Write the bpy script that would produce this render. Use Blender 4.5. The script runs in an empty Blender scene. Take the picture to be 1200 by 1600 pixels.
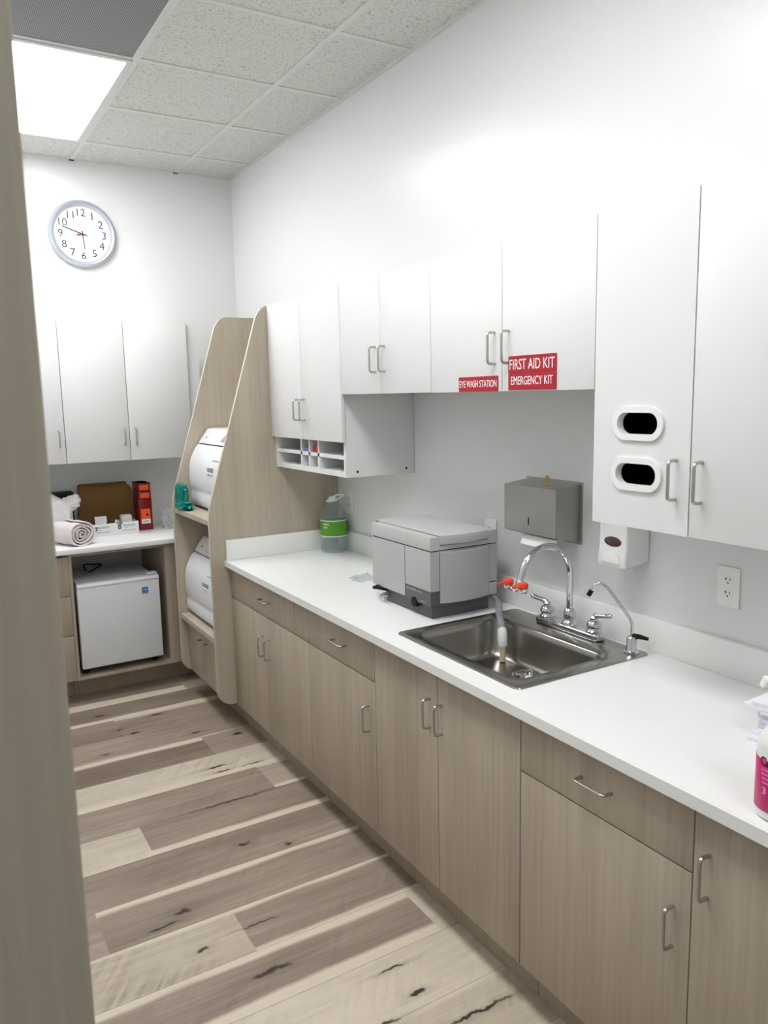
import bpy, bmesh, math, random
from mathutils import Vector, Matrix
random.seed(7)
S = bpy.context.scene
C = S.collection
PI = math.pi

# ------------------------------------------------------------------ camera, light, exposure
YAW, PITCH, ROLL = math.radians(30.753), math.radians(-8.551), math.radians(-1.148)
CAM = Vector((-1.9597, -5.2011, 1.7370))
FPX = 1221.7
fw = Vector((math.sin(YAW)*math.cos(PITCH), math.cos(YAW)*math.cos(PITCH), math.sin(PITCH)))
rt0 = Vector((math.cos(YAW), -math.sin(YAW), 0))
up0 = rt0.cross(fw)
rt = math.cos(ROLL)*rt0 + math.sin(ROLL)*up0
up = -math.sin(ROLL)*rt0 + math.cos(ROLL)*up0
cd = bpy.data.cameras.new('camera')
cam = bpy.data.objects.new('camera', cd)
C.objects.link(cam)
cam.matrix_world = Matrix(((rt.x, up.x, -fw.x, CAM.x), (rt.y, up.y, -fw.y, CAM.y), (rt.z, up.z, -fw.z, CAM.z), (0, 0, 0, 1)))
cd.sensor_fit = 'VERTICAL'
cd.sensor_height = 36.0
cd.lens = FPX/1600*36.0
cd.clip_start = 0.05
cd.dof.use_dof = True
cd.dof.focus_distance = 3.2
cd.dof.aperture_fstop = 11.0
S.camera = cam

LIGHT_MAIN = 11.5         # emission of the three ceiling light diffusers
LIGHT_NEAR = 7.5
w = bpy.data.worlds.new('world')
S.world = w
w.use_nodes = True
w.node_tree.nodes['Background'].inputs[0].default_value = (0.8, 0.85, 0.9, 1)
w.node_tree.nodes['Background'].inputs[1].default_value = 0.05
S.view_settings.view_transform = 'Standard'
S.view_settings.look = 'None'
S.view_settings.gamma = 1.0
S.view_settings.exposure = 0.42
S.view_settings.use_curve_mapping = False

# ------------------------------------------------------------------ materials
def lin(c):
    return tuple(((v/255.0)/12.92 if v/255.0 <= 0.04045 else ((v/255.0+0.055)/1.055)**2.4) for v in c)

def newmat(name):
    m = bpy.data.materials.new(name)
    m.use_nodes = True
    nt = m.node_tree
    return m, nt, nt.nodes['Principled BSDF']

def N(nt, kind, **kw):
    n = nt.nodes.new(kind)
    for k, v in kw.items():
        setattr(n, k, v)
    return n

def mat(name, rgb, rough=0.5, metal=0.0, spec=0.5, var=0.04, scale=6.0, coat=0.0, emit=0.0):
    """plain material with a faint procedural tone variation"""
    m, nt, b = newmat(name)
    c = lin(rgb)
    tc = N(nt, 'ShaderNodeNewGeometry')
    no = N(nt, 'ShaderNodeTexNoise')
    no.inputs['Scale'].default_value = scale
    no.inputs['Detail'].default_value = 3
    nt.links.new(tc.outputs['Position'], no.inputs['Vector'])
    mx = N(nt, 'ShaderNodeMix', data_type='RGBA')
    mx.inputs['A'].default_value = (*[v*(1-var) for v in c], 1)
    mx.inputs['B'].default_value = (*[min(1, v*(1+var)) for v in c], 1)
    nt.links.new(no.outputs['Fac'], mx.inputs['Factor'])
    nt.links.new(mx.outputs['Result'], b.inputs['Base Color'])
    b.inputs['Roughness'].default_value = rough
    b.inputs['Metallic'].default_value = metal
    b.inputs['Specular IOR Level'].default_value = spec
    b.inputs['Coat Weight'].default_value = coat
    if emit:
        b.inputs['Emission Color'].default_value = (*c, 1)
        b.inputs['Emission Strength'].default_value = emit
    return m

def laminate(name, dark, light, rough=0.42):
    """wood-look laminate with fine vertical grain"""
    m, nt, b = newmat(name)
    g = N(nt, 'ShaderNodeNewGeometry')
    mp = N(nt, 'ShaderNodeMapping')
    mp.inputs['Scale'].default_value = (70, 70, 1.6)
    nt.links.new(g.outputs['Position'], mp.inputs['Vector'])
    n1 = N(nt, 'ShaderNodeTexNoise')
    n1.inputs['Scale'].default_value = 1.0
    n1.inputs['Detail'].default_value = 5
    n1.inputs['Roughness'].default_value = 0.65
    nt.links.new(mp.outputs['Vector'], n1.inputs['Vector'])
    mp2 = N(nt, 'ShaderNodeMapping')
    mp2.inputs['Scale'].default_value = (9, 9, 0.5)
    nt.links.new(g.outputs['Position'], mp2.inputs['Vector'])
    n2 = N(nt, 'ShaderNodeTexNoise')
    n2.inputs['Scale'].default_value = 1.0
    n2.inputs['Detail'].default_value = 2
    nt.links.new(mp2.outputs['Vector'], n2.inputs['Vector'])
    ad = N(nt, 'ShaderNodeMath', operation='ADD')
    nt.links.new(n1.outputs['Fac'], ad.inputs[0])
    nt.links.new(n2.outputs['Fac'], ad.inputs[1])
    mr = N(nt, 'ShaderNodeMapRange')
    mr.inputs['From Min'].default_value = 0.65
    mr.inputs['From Max'].default_value = 1.35
    nt.links.new(ad.outputs[0], mr.inputs['Value'])
    mx = N(nt, 'ShaderNodeMix', data_type='RGBA')
    mx.inputs['A'].default_value = (*lin(dark), 1)
    mx.inputs['B'].default_value = (*lin(light), 1)
    nt.links.new(mr.outputs['Result'], mx.inputs['Factor'])
    nt.links.new(mx.outputs['Result'], b.inputs['Base Color'])
    b.inputs['Roughness'].default_value = rough
    b.inputs['Specular IOR Level'].default_value = 0.35
    return m

def clear(name, tint, alpha, rough=0.08):
    """thin clear plastic: mostly see-through with a glossy skin"""
    m, nt, b = newmat(name)
    tr = N(nt, 'ShaderNodeBsdfTransparent')
    tr.inputs['Color'].default_value = (*lin(tint), 1)
    b.inputs['Base Color'].default_value = (*lin((225, 232, 232)), 1)
    b.inputs['Roughness'].default_value = rough
    b.inputs['Specular IOR Level'].default_value = 0.8
    no = N(nt, 'ShaderNodeTexNoise')
    no.inputs['Scale'].default_value = 18
    g = N(nt, 'ShaderNodeNewGeometry')
    nt.links.new(g.outputs['Position'], no.inputs['Vector'])
    bp = N(nt, 'ShaderNodeBump')
    bp.inputs['Strength'].default_value = 0.3
    bp.inputs['Distance'].default_value = 0.004
    nt.links.new(no.outputs['Fac'], bp.inputs['Height'])
    nt.links.new(bp.outputs['Normal'], b.inputs['Normal'])
    ms = N(nt, 'ShaderNodeMixShader')
    ms.inputs[0].default_value = alpha
    nt.links.new(tr.outputs[0], ms.inputs[1])
    nt.links.new(b.outputs[0], ms.inputs[2])
    out = nt.nodes['Material Output']
    nt.links.new(ms.outputs[0], out.inputs['Surface'])
    return m

def speckled(name, rgb, dark, rough, scale, thr):
    """acoustic ceiling tile with small dark fissures"""
    m, nt, b = newmat(name)
    g = N(nt, 'ShaderNodeNewGeometry')
    no = N(nt, 'ShaderNodeTexNoise')
    no.inputs['Scale'].default_value = scale
    no.inputs['Detail'].default_value = 4
    no.inputs['Roughness'].default_value = 0.6
    nt.links.new(g.outputs['Position'], no.inputs['Vector'])
    mr = N(nt, 'ShaderNodeMapRange')
    mr.inputs['From Min'].default_value = thr
    mr.inputs['From Max'].default_value = thr+0.06
    nt.links.new(no.outputs['Fac'], mr.inputs['Value'])
    n2 = N(nt, 'ShaderNodeTexNoise')
    n2.inputs['Scale'].default_value = scale*0.25
    nt.links.new(g.outputs['Position'], n2.inputs['Vector'])
    mu = N(nt, 'ShaderNodeMath', operation='MULTIPLY')
    nt.links.new(mr.outputs['Result'], mu.inputs[0])
    nt.links.new(n2.outputs['Fac'], mu.inputs[1])
    mx = N(nt, 'ShaderNodeMix', data_type='RGBA')
    mx.inputs['A'].default_value = (*lin(rgb), 1)
    mx.inputs['B'].default_value = (*lin(dark), 1)
    nt.links.new(mu.outputs[0], mx.inputs['Factor'])
    nt.links.new(mx.outputs['Result'], b.inputs['Base Color'])
    b.inputs['Roughness'].default_value = rough
    b.inputs['Specular IOR Level'].default_value = 0.1
    return m

M = {}
M['wall'] = mat('wall_paint', (227, 228, 227), 0.30, var=0.01, scale=2)
M['white'] = mat('white_laminate', (225, 225, 224), 0.38, var=0.01, scale=3)
M['counter'] = mat('white_solid_surface', (238, 239, 236), 0.3, var=0.015, scale=40)
M['lam'] = laminate('taupe_laminate', (160, 147, 130), (188, 175, 157))
M['lam_tower'] = laminate('greige_laminate', (172, 160, 142), (194, 183, 165))
M['lam_dark'] = laminate('toe_kick_laminate', (158, 147, 128), (180, 168, 150))
M['edge'] = mat('laminate_edge_band', (206, 194, 172), 0.45)
M['jamb'] = laminate('grey_laminate', (150, 143, 128), (166, 159, 143), 0.5)
M['tile'] = speckled('ceiling_tile', (214, 214, 208), (122, 118, 110), 0.9, 120, 0.56)
M['tbar'] = mat('white_tee_bar', (214, 215, 211), 0.5)
M['nickel'] = mat('satin_nickel', (186, 184, 180), 0.28, 1.0)
M['chrome'] = mat('chrome', (205, 206, 208), 0.05, 1.0, var=0.01)
M['steel'] = mat('brushed_steel', (164, 161, 155), 0.24, 1.0, var=0.06, scale=14)
M['steel_grey'] = mat('dispenser_steel', (172, 171, 168), 0.42, 0.85, var=0.04, scale=10)
M['black'] = mat('black_plastic', (13, 13, 14), 0.5, spec=0.25)
M['void'] = mat('opening_shade_black', (8, 8, 8), 0.8, spec=0.1)  # flat black painting the dark inside of the oval openings
M['gap'] = mat('dark_gap', (40, 34, 30), 0.9)
M['plastic'] = mat('white_plastic', (236, 236, 234), 0.35, var=0.01)
M['steril'] = mat('sterilizer_white', (232, 234, 236), 0.3, var=0.01)
M['panelgrey'] = mat('display_grey', (150, 152, 154), 0.4)
M['grey'] = mat('machine_grey', (178, 179, 177), 0.45, var=0.015, scale=4)
M['grey_lid'] = mat('machine_lid_grey', (190, 191, 189), 0.42, var=0.015, scale=4)
M['dgrey'] = mat('machine_base_grey', (88, 90, 92), 0.5)
M['ink'] = mat('black_ink', (30, 30, 32), 0.6)
M['silver_rim'] = mat('clock_rim_silver', (186, 190, 198), 0.35, 0.55)
M['dial'] = mat('clock_dial', (234, 236, 244), 0.5, var=0.005)
M['red_sign'] = mat('sign_red', (164, 8, 30), 0.4, var=0.02)
M['sign_white'] = mat('sign_lettering', (245, 240, 240), 0.5)
M['card'] = mat('brown_cardboard', (112, 80, 38), 0.85, var=0.06, scale=12)
M['box_white'] = mat('white_carton', (232, 232, 230), 0.6)
M['blue'] = mat('logo_blue', (30, 46, 120), 0.5)
M['sky'] = mat('sticker_blue', (28, 120, 180), 0.5)
M['sharps'] = mat('sharps_red', (124, 8, 12), 0.35)
M['orange'] = mat('orange_label', (238, 92, 28), 0.5)
M['safety'] = mat('safety_orange', (226, 66, 28), 0.4)
M['teal'] = mat('teal_plastic', (0, 126, 116), 0.22, var=0.2, scale=30)
M['cloth'] = mat('white_cloth', (238, 234, 236), 0.9, var=0.03, scale=30)
M['linen'] = mat('linen_towel', (226, 218, 218), 0.95, var=0.05, scale=40)
M['green'] = mat('green_label', (86, 158, 34), 0.4, var=0.08, scale=30)
M['pink'] = mat('magenta_label', (206, 22, 112), 0.4)
M['palepink'] = mat('pale_pink_print', (240, 190, 214), 0.5)
M['water'] = clear('clear_pet', (242, 248, 248), 0.15)
M['hose'] = clear('clear_hose', (186, 192, 200), 0.30)
M['hose_lower'] = mat('cloudy_tube', (190, 178, 150), 0.3, var=0.05)
M['cuff'] = mat('white_tape', (238, 238, 236), 0.45)
M['wrap'] = clear('clear_wrap', (244, 242, 244), 0.34, 0.12)
M['film'] = clear('clear_film', (246, 247, 247), 0.16, 0.12)
M['brass'] = mat('brass_key', (186, 160, 92), 0.3, 1.0)
M['plum'] = mat('plum_window', (84, 52, 66), 0.15)
M['fridge'] = mat('fridge_white', (222, 225, 228), 0.42, var=0.01)
M['redwrap'] = mat('red_wrapper', (186, 40, 52), 0.35)
M['bluewrap'] = mat('blue_wrapper', (110, 120, 190), 0.4)
M['paper'] = mat('envelope_paper', (236, 236, 240), 0.8, var=0.02)
M['paper_lilac'] = mat('envelope_paper_lilac', (208, 208, 220), 0.8, var=0.02)
M['silverfoil'] = mat('silver_packet', (170, 174, 180), 0.35, 0.6)

def light_mat(name, strength):
    m, nt, b = newmat(name)
    g = N(nt, 'ShaderNodeNewGeometry')
    no = N(nt, 'ShaderNodeTexNoise')
    no.inputs['Scale'].default_value = 3
    nt.links.new(g.outputs['Position'], no.inputs['Vector'])
    mx = N(nt, 'ShaderNodeMix', data_type='RGBA')
    mx.inputs['A'].default_value = (0.975, 0.985, 1.01, 1)
    mx.inputs['B'].default_value = (0.98, 0.985, 1.0, 1)
    nt.links.new(no.outputs['Fac'], mx.inputs['Factor'])
    nt.links.new(mx.outputs['Result'], b.inputs['Emission Color'])
    b.inputs['Emission Strength'].default_value = strength
    return m
M['lamp'] = light_mat('lit_diffuser', LIGHT_MAIN)
M['lamp_near'] = light_mat('lit_diffuser_entry', LIGHT_NEAR)

def grille_mat():
    m, nt, b = newmat('perforated_grille')
    g = N(nt, 'ShaderNodeNewGeometry')
    vo = N(nt, 'ShaderNodeTexVoronoi', feature='F1')
    vo.inputs['Scale'].default_value = 150
    vo.inputs['Randomness'].default_value = 0.0
    nt.links.new(g.outputs['Position'], vo.inputs['Vector'])
    mr = N(nt, 'ShaderNodeMapRange')
    mr.inputs['From Min'].default_value = 0.36
    mr.inputs['From Max'].default_value = 0.44
    nt.links.new(vo.outputs['Distance'], mr.inputs['Value'])
    mx = N(nt, 'ShaderNodeMix', data_type='RGBA')
    mx.inputs['A'].default_value = (*lin((70, 70, 72)), 1)
    mx.inputs['B'].default_value = (*lin((160, 160, 162)), 1)
    nt.links.new(mr.outputs['Result'], mx.inputs['Factor'])
    nt.links.new(mx.outputs['Result'], b.inputs['Base Color'])
    b.inputs['Roughness'].default_value = 0.6
    return m
M['grille'] = grille_mat()

# floor planks: knots and cracks are marks at known places on the boards
KNOTS = [(-1.175, -3.158, .075, .011), (-1.175, -3.158, .022, .018), (-.851, -3.466, .03, .013), (-1.325, -2.73, .03, .02), (-1.40, -2.775, .06, .009),
         (-1.324, -2.953, .028, .013), (-.93, -2.113, .21, .007), (-.875, -1.772, .05, .010), (-.87, -1.83, .045, .008), (-.86, -3.345, .05, .007),
         (-1.22, -.83, .03, .014), (-1.17, -1.08, .022, .014), (-1.12, -1.165, .024, .018), (-.84, -1.335, .025, .016), (-.66, -1.47, .03, .013),
         (-1.0, -2.46, .03, .016), (-.85, -2.55, .022, .014), (-1.12, -2.93, .07, .006), (-.99, -3.52, .06, .008), (-.74, -3.62, .13, .009), (-1.3, -1.34, .02, .012),
         (-.95, -.98, .03, .016), (-.71, -1.83, .06, .006)]
def floor_mat():
    m, nt, b = newmat('hickory_planks')
    L = nt.links.new
    uv = N(nt, 'ShaderNodeUVMap', uv_map='UVMap')
    at = N(nt, 'ShaderNodeVertexColor', layer_name='plank')
    sp = N(nt, 'ShaderNodeSeparateColor')
    L(at.outputs['Color'], sp.inputs[0])
    tone, st, sb, seed = sp.outputs[0], sp.outputs[1], sp.outputs[2], at.outputs['Alpha']
    su = N(nt, 'ShaderNodeSeparateXYZ')
    L(uv.outputs['UV'], su.inputs[0])
    U, V = su.outputs['X'], su.outputs['Y']
    def math_(op, a, bb=None, cc=None, clamp=False):
        n = N(nt, 'ShaderNodeMath', operation=op)
        n.use_clamp = clamp
        for i, v in enumerate((a, bb, cc)):
            if v is None: continue
            if isinstance(v, (int, float)): n.inputs[i].default_value = v
            else: L(v, n.inputs[i])
        return n.outputs[0]
    sd = math_('MULTIPLY', seed, 37.0)
    def noise(sx, sy, detail, rough=0.6, dist=0.0):
        cb = N(nt, 'ShaderNodeCombineXYZ')
        L(math_('MULTIPLY', U, sx), cb.inputs[0])
        L(math_('MULTIPLY', V, sy), cb.inputs[1])
        L(sd, cb.inputs[2])
        n = N(nt, 'ShaderNodeTexNoise')
        n.inputs['Scale'].default_value = 1.0
        n.inputs['Detail'].default_value = detail
        n.inputs['Roughness'].default_value = rough
        n.inputs['Distortion'].default_value = dist
        L(cb.outputs[0], n.inputs['Vector'])
        return n.outputs['Fac']
    grain = noise(2.2, 12.0, 6, 0.65, 0.6)
    fine = noise(5.0, 60.0, 4, 0.6)
    cloud = noise(1.3, 1.6, 3, 0.5, 0.3)
    wob = noise(2.0, 0.7, 2)
    saw = noise(38.0, 1.2, 2, 0.5, 0.8)
    # base tone
    t = math_('ADD', tone, math_('MULTIPLY', math_('SUBTRACT', grain, 0.5), 0.55))
    t = math_('ADD', t, math_('MULTIPLY', math_('SUBTRACT', fine, 0.5), 0.30))
    t = math_('ADD', t, math_('MULTIPLY', math_('SUBTRACT', cloud, 0.5), 0.62))
    sawm = math_('MULTIPLY', math_('SUBTRACT', saw, 0.5), math_('MULTIPLY', math_('GREATER_THAN', tone, 0.42), 0.3))
    sawm = math_('MULTIPLY', sawm, cloud)
    cb = N(nt, 'ShaderNodeCombineXYZ')
    L(math_('ADD', math_('MULTIPLY', U, 46.0), math_('MULTIPLY', V, 7.5)), cb.inputs[0])
    L(math_('ADD', math_('MULTIPLY', V, 1.1), math_('MULTIPLY', U, 1.5)), cb.inputs[1])
    L(sd, cb.inputs[2])
    sc = N(nt, 'ShaderNodeTexNoise')
    sc.inputs['Scale'].default_value = 1.0
    sc.inputs['Detail'].default_value = 3
    L(cb.outputs[0], sc.inputs['Vector'])
    patch = noise(3.0, 1.4, 2, 0.5, 0.4)
    pm = math_('MULTIPLY', math_('SUBTRACT', patch, 0.46), 5.0, clamp=True)
    pm = math_('MULTIPLY', pm, math_('ADD', 0.30, math_('MULTIPLY', math_('GREATER_THAN', tone, 0.42), 0.55)))
    t = math_('ADD', t, math_('MULTIPLY', math_('SUBTRACT', sc.outputs['Fac'], 0.5), pm))
    t = math_('ADD', t, sawm, clamp=True)
    cr = N(nt, 'ShaderNodeValToRGB')
    e = cr.color_ramp.elements
    e[0].position = 0.0; e[0].color = (*lin((124, 108, 95)), 1)
    e[1].position = 1.0; e[1].color = (*lin((216, 204, 185)), 1)
    x = e.new(0.35); x.color = (*lin((160, 145, 130)), 1)
    x = e.new(0.62); x.color = (*lin((190, 177, 159)), 1)
    L(t, cr.inputs['Fac'])
    # pale sapwood bands along the long edges
    wv = math_('MULTIPLY', math_('SUBTRACT', wob, 0.5), 0.17)
    def edge(v, width):
        d = math_('SUBTRACT', math_('ADD', width, wv), v)
        s = math_('MULTIPLY', d, 14.0, clamp=True)
        return math_('MULTIPLY', s, math_('GREATER_THAN', width, 0.02))
    sap = math_('MAXIMUM', edge(V, st), edge(math_('SUBTRACT', 1.0, V), sb))
    sapc = N(nt, 'ShaderNodeMix', data_type='RGBA')
    sapc.inputs['A'].default_value = (*lin((208, 196, 175)), 1)
    sapc.inputs['B'].default_value = (*lin((226, 215, 194)), 1)
    L(grain, sapc.inputs['Factor'])
    mx = N(nt, 'ShaderNodeMix', data_type='RGBA')
    L(sap, mx.inputs['Factor']); L(cr.outputs['Color'], mx.inputs['A']); L(sapc.outputs['Result'], mx.inputs['B'])
    # knots
    g = N(nt, 'ShaderNodeNewGeometry')
    kn = N(nt, 'ShaderNodeTexNoise')
    kn.inputs['Scale'].default_value = 26
    L(g.outputs['Position'], kn.inputs['Vector'])
    vm = N(nt, 'ShaderNodeVectorMath', operation='MULTIPLY_ADD')
    L(kn.outputs['Color'], vm.inputs[0])
    vm.inputs[1].default_value = (0.07, 0.034, 0)
    L(g.outputs['Position'], vm.inputs[2])
    acc = None
    hal = None
    for (kx, ky, rx, ry) in KNOTS:
        s1 = N(nt, 'ShaderNodeVectorMath', operation='SUBTRACT')
        L(vm.outputs[0], s1.inputs[0]); s1.inputs[1].default_value = (kx+0.035, ky+0.017, 0)
        s2 = N(nt, 'ShaderNodeVectorMath', operation='MULTIPLY')
        L(s1.outputs[0], s2.inputs[0]); s2.inputs[1].default_value = (1/(rx*.9), 1/(ry*.72), 0)
        s3 = N(nt, 'ShaderNodeVectorMath', operation='LENGTH')
        L(s2.outputs[0], s3.inputs[0])
        d = math_('SUBTRACT', 1.25, s3.outputs['Value'], clamp=True)
        acc = d if acc is None else math_('MAXIMUM', acc, d)
        h_ = math_('MULTIPLY', math_('SUBTRACT', 3.2, s3.outputs['Value'], clamp=False), 0.45, clamp=True)
        hal = h_ if hal is None else math_('MAXIMUM', hal, h_)
    kf = math_('ADD', math_('MULTIPLY', acc, 1.3, clamp=True), math_('MULTIPLY', hal, 0.20), clamp=True)
    mk = N(nt, 'ShaderNodeMix', data_type='RGBA')
    L(kf, mk.inputs['Factor']); L(mx.outputs['Result'], mk.inputs['A'])
    mk.inputs['B'].default_value = (*lin((62, 50, 44)), 1)
    # seams
    sv = math_('MINIMUM', V, math_('SUBTRACT', 1.0, V))
    seam = math_('LESS_THAN', sv, 0.006)
    ms = N(nt, 'ShaderNodeMix', data_type='RGBA')
    L(math_('MULTIPLY', seam, 0.45), ms.inputs['Factor']); L(mk.outputs['Result'], ms.inputs['A'])
    ms.inputs['B'].default_value = (*lin((84, 72, 62)), 1)
    L(ms.outputs['Result'], b.inputs['Base Color'])
    b.inputs['Roughness'].default_value = 0.46
    b.inputs['Specular IOR Level'].default_value = 0.35
    bp = N(nt, 'ShaderNodeBump')
    bp.inputs['Strength'].default_value = 0.12
    bp.inputs['Distance'].default_value = 0.002
    L(fine, bp.inputs['Height']); L(bp.outputs['Normal'], b.inputs['Normal'])
    return m
M['floor'] = floor_mat()

# ------------------------------------------------------------------ mesh helpers
def merge(dst, src, mtx=None):
    if mtx is not None:
        bmesh.ops.transform(src, matrix=mtx, verts=src.verts)
    me = bpy.data.meshes.new('tmp')
    src.to_mesh(me); src.free()
    dst.from_mesh(me)
    bpy.data.meshes.remove(me)
    return dst

def box(bm, x0, x1, y0, y1, z0, z1, bev=0.0, seg=2, mtx=None):
    t = bmesh.new()
    bmesh.ops.create_cube(t, size=1.0)
    sx, sy, sz = abs(x1-x0), abs(y1-y0), abs(z1-z0)
    for v in t.verts:
        v.co = Vector(((x0+x1)/2+v.co.x*sx, (y0+y1)/2+v.co.y*sy, (z0+z1)/2+v.co.z*sz))
    if bev > 0:
        bmesh.ops.bevel(t, geom=list(t.edges), offset=min(bev, 0.45*min(sx, sy, sz)), segments=seg, profile=0.5, affect='EDGES')
    return merge(bm, t, mtx)

def BX(*a, **k):
    return box(bmesh.new(), *a, **k)

def tube(bm, pts, r, n=12, cap=True, mtx=None):
    t = bmesh.new()
    P = [Vector(p) for p in pts]
    R = r if isinstance(r, (list, tuple)) else [r]*len(P)
    tang = []
    for i in range(len(P)):
        a = P[max(i-1, 0)]; b = P[min(i+1, len(P)-1)]
        tang.append((b-a).normalized())
    ref = Vector((0, 0, 1)) if abs(tang[0].z) < 0.9 else Vector((1, 0, 0))
    u = (ref - tang[0]*ref.dot(tang[0])).normalized()
    rings = []
    for i, p in enumerate(P):
        u = (u - tang[i]*u.dot(tang[i])).normalized()
        v = tang[i].cross(u)
        rings.append([t.verts.new(p + R[i]*(math.cos(2*PI*k/n)*u + math.sin(2*PI*k/n)*v)) for k in range(n)])
    for a, b in zip(rings, rings[1:]):
        for k in range(n):
            t.faces.new((a[k], a[(k+1) % n], b[(k+1) % n], b[k]))
    if cap:
        t.faces.new(list(reversed(rings[0]))); t.faces.new(rings[-1])
    bmesh.ops.recalc_face_normals(t, faces=t.faces)
    return merge(bm, t, mtx)

def fillet(pts, rad, n=6):
    """round the inner corners of a polyline"""
    P = [Vector(p) for p in pts]
    out = [P[0]]
    for i in range(1, len(P)-1):
        a, b, c = P[i-1], P[i], P[i+1]
        d1 = (a-b); d2 = (c-b)
        q = min(rad, d1.length*0.49, d2.length*0.49)
        p1 = b + d1.normalized()*q; p2 = b + d2.normalized()*q
        for k in range(n+1):
            s = k/n
            out.append((1-s)**2*p1 + 2*s*(1-s)*b + s*s*p2)
    out.append(P[-1])
    return out

def lathe(bm, prof, cx, cy, n=32, mtx=None, cap=True):
    """prof: (radius, z) bottom to top, around a vertical axis"""
    t = bmesh.new()
    rings = []
    for r, z in prof:
        rings.append([t.verts.new((cx + max(r, 1e-4)*math.cos(2*PI*k/n), cy + max(r, 1e-4)*math.sin(2*PI*k/n), z)) for k in range(n)])
    for a, b in zip(rings, rings[1:]):
        for k in range(n):
            t.faces.new((a[k], a[(k+1) % n], b[(k+1) % n], b[k]))
    if cap:
        t.faces.new(list(reversed(rings[0]))); t.faces.new(rings[-1])
    bmesh.ops.recalc_face_normals(t, faces=t.faces)
    return merge(bm, t, mtx)

def prism(bm, poly, axis, a0, a1, bev=0.0, seg=2, mtx=None):
    """poly in the two axes other than `axis` (order x,y,z kept), extruded a0..a1"""
    t = bmesh.new()
    def pt(p, q):
        if axis == 'x': return (q, p[0], p[1])
        if axis == 'y': return (p[0], q, p[1])
        return (p[0], p[1], q)
    A = [t.verts.new(pt(p, a0)) for p in poly]
    B = [t.verts.new(pt(p, a1)) for p in poly]
    n = len(poly)
    fa = t.faces.new(A); fb = t.faces.new(list(reversed(B)))
    for k in range(n):
        t.faces.new((A[k], B[k], B[(k+1) % n], A[(k+1) % n]))
    bmesh.ops.recalc_face_normals(t, faces=t.faces)
    if bev > 0:
        ed = set(fa.edges) | set(fb.edges)
        bmesh.ops.bevel(t, geom=list(ed), offset=bev, segments=seg, profile=0.5, affect='EDGES')
    return merge(bm, t, mtx)

def rrect(a0, a1, b0, b1, r, n=6):
    out = []
    for (ca, cb, s) in ((a1-r, b1-r, 0), (a0+r, b1-r, 1), (a0+r, b0+r, 2), (a1-r, b0+r, 3)):
        for k in range(n+1):
            t = PI/2*(s + k/n)
            out.append((ca + r*math.cos(t), cb + r*math.sin(t)))
    return out

def holed(bm, outer, holes, axis, a0, a1, mtx=None):
    """flat plate with holes, polygon given as in prism()"""
    t = bmesh.new()
    def pt(p, q):
        if axis == 'x': return (q, p[0], p[1])
        if axis == 'y': return (p[0], q, p[1])
        return (p[0], p[1], q)
    edges = []
    for loop in [outer]+holes:
        vs = [t.verts.new(pt(p, a0)) for p in loop]
        for k in range(len(vs)):
            edges.append(t.edges.new((vs[k], vs[(k+1) % len(vs)])))
    bmesh.ops.triangle_fill(t, use_beauty=True, use_dissolve=False, edges=edges)
    r = bmesh.ops.extrude_face_region(t, geom=list(t.faces))
    vs = [g for g in r['geom'] if isinstance(g, bmesh.types.BMVert)]
    d = {'x': Vector((a1-a0, 0, 0)), 'y': Vector((0, a1-a0, 0)), 'z': Vector((0, 0, a1-a0))}[axis]
    bmesh.ops.translate(t, verts=vs, vec=d)
    bmesh.ops.recalc_face_normals(t, faces=t.faces)
    return merge(bm, t, mtx)

def loft(bm, loops, close_last=True, mtx=None, close_first=False):
    t = bmesh.new()
    R = [[t.verts.new(p) for p in l] for l in loops]
    n = len(R[0])
    for a, b in zip(R, R[1:]):
        for k in range(n):
            t.faces.new((a[k], a[(k+1) % n], b[(k+1) % n], b[k]))
    if close_last: t.faces.new(R[-1])
    if close_first: t.faces.new(list(reversed(R[0])))
    bmesh.ops.recalc_face_normals(t, faces=t.faces)
    return merge(bm, t, mtx)

def blob(bm, c, rad, seed, amp, freq=9.0, sub=4, squash=0.0, mtx=None, sq=1.0):
    """crumpled lump: displaced icosphere"""
    from mathutils import noise as mn
    t = bmesh.new()
    bmesh.ops.create_icosphere(t, subdivisions=sub, radius=1.0)
    for v in t.verts:
        d = v.co.copy()
        k = 1 + amp*(mn.noise(d*freq*0.25 + Vector((seed, seed*2, 0))) + 0.6*abs(mn.noise(d*freq*0.6 + Vector((seed*3, 0, seed)))) )
        e = Vector([math.copysign(abs(q)**sq, q) for q in d])
        p = Vector((e.x*rad[0], e.y*rad[1], e.z*rad[2]))*k
        if squash: p.z = max(p.z, -rad[2]*squash)
        v.co = Vector(c)+p
    return merge(bm, t, mtx)

def wloc(o):
    v = Vector((0, 0, 0))
    while o is not None:
        v += o.location; o = o.parent
    return v

def obj(name, bm, m, parent=None, angle=40, mats=None):
    me = bpy.data.meshes.new(name)
    if parent is not None:
        bmesh.ops.translate(bm, verts=bm.verts, vec=-wloc(parent))
    bm.to_mesh(me); bm.free()
    me.materials.append(M[m])
    for x in (mats or []): me.materials.append(M[x])
    me.polygons.foreach_set('use_smooth', [True]*len(me.polygons))
    me.set_sharp_from_angle(angle=math.radians(angle))
    o = bpy.data.objects.new(name, me)
    C.objects.link(o)
    if parent is not None: o.parent = parent
    return o

def tag(o, label, cat, group=None, kind=None):
    o['label'] = label; o['category'] = cat
    if group: o['group'] = group
    if kind: o['kind'] = kind
    return o

def thing(name, label, cat, loc=(0, 0, 0), group=None):
    o = bpy.data.objects.new(name, None)
    o.empty_display_size = 0.05
    C.objects.link(o)
    o.location = loc
    return tag(o, label, cat, group)

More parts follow.
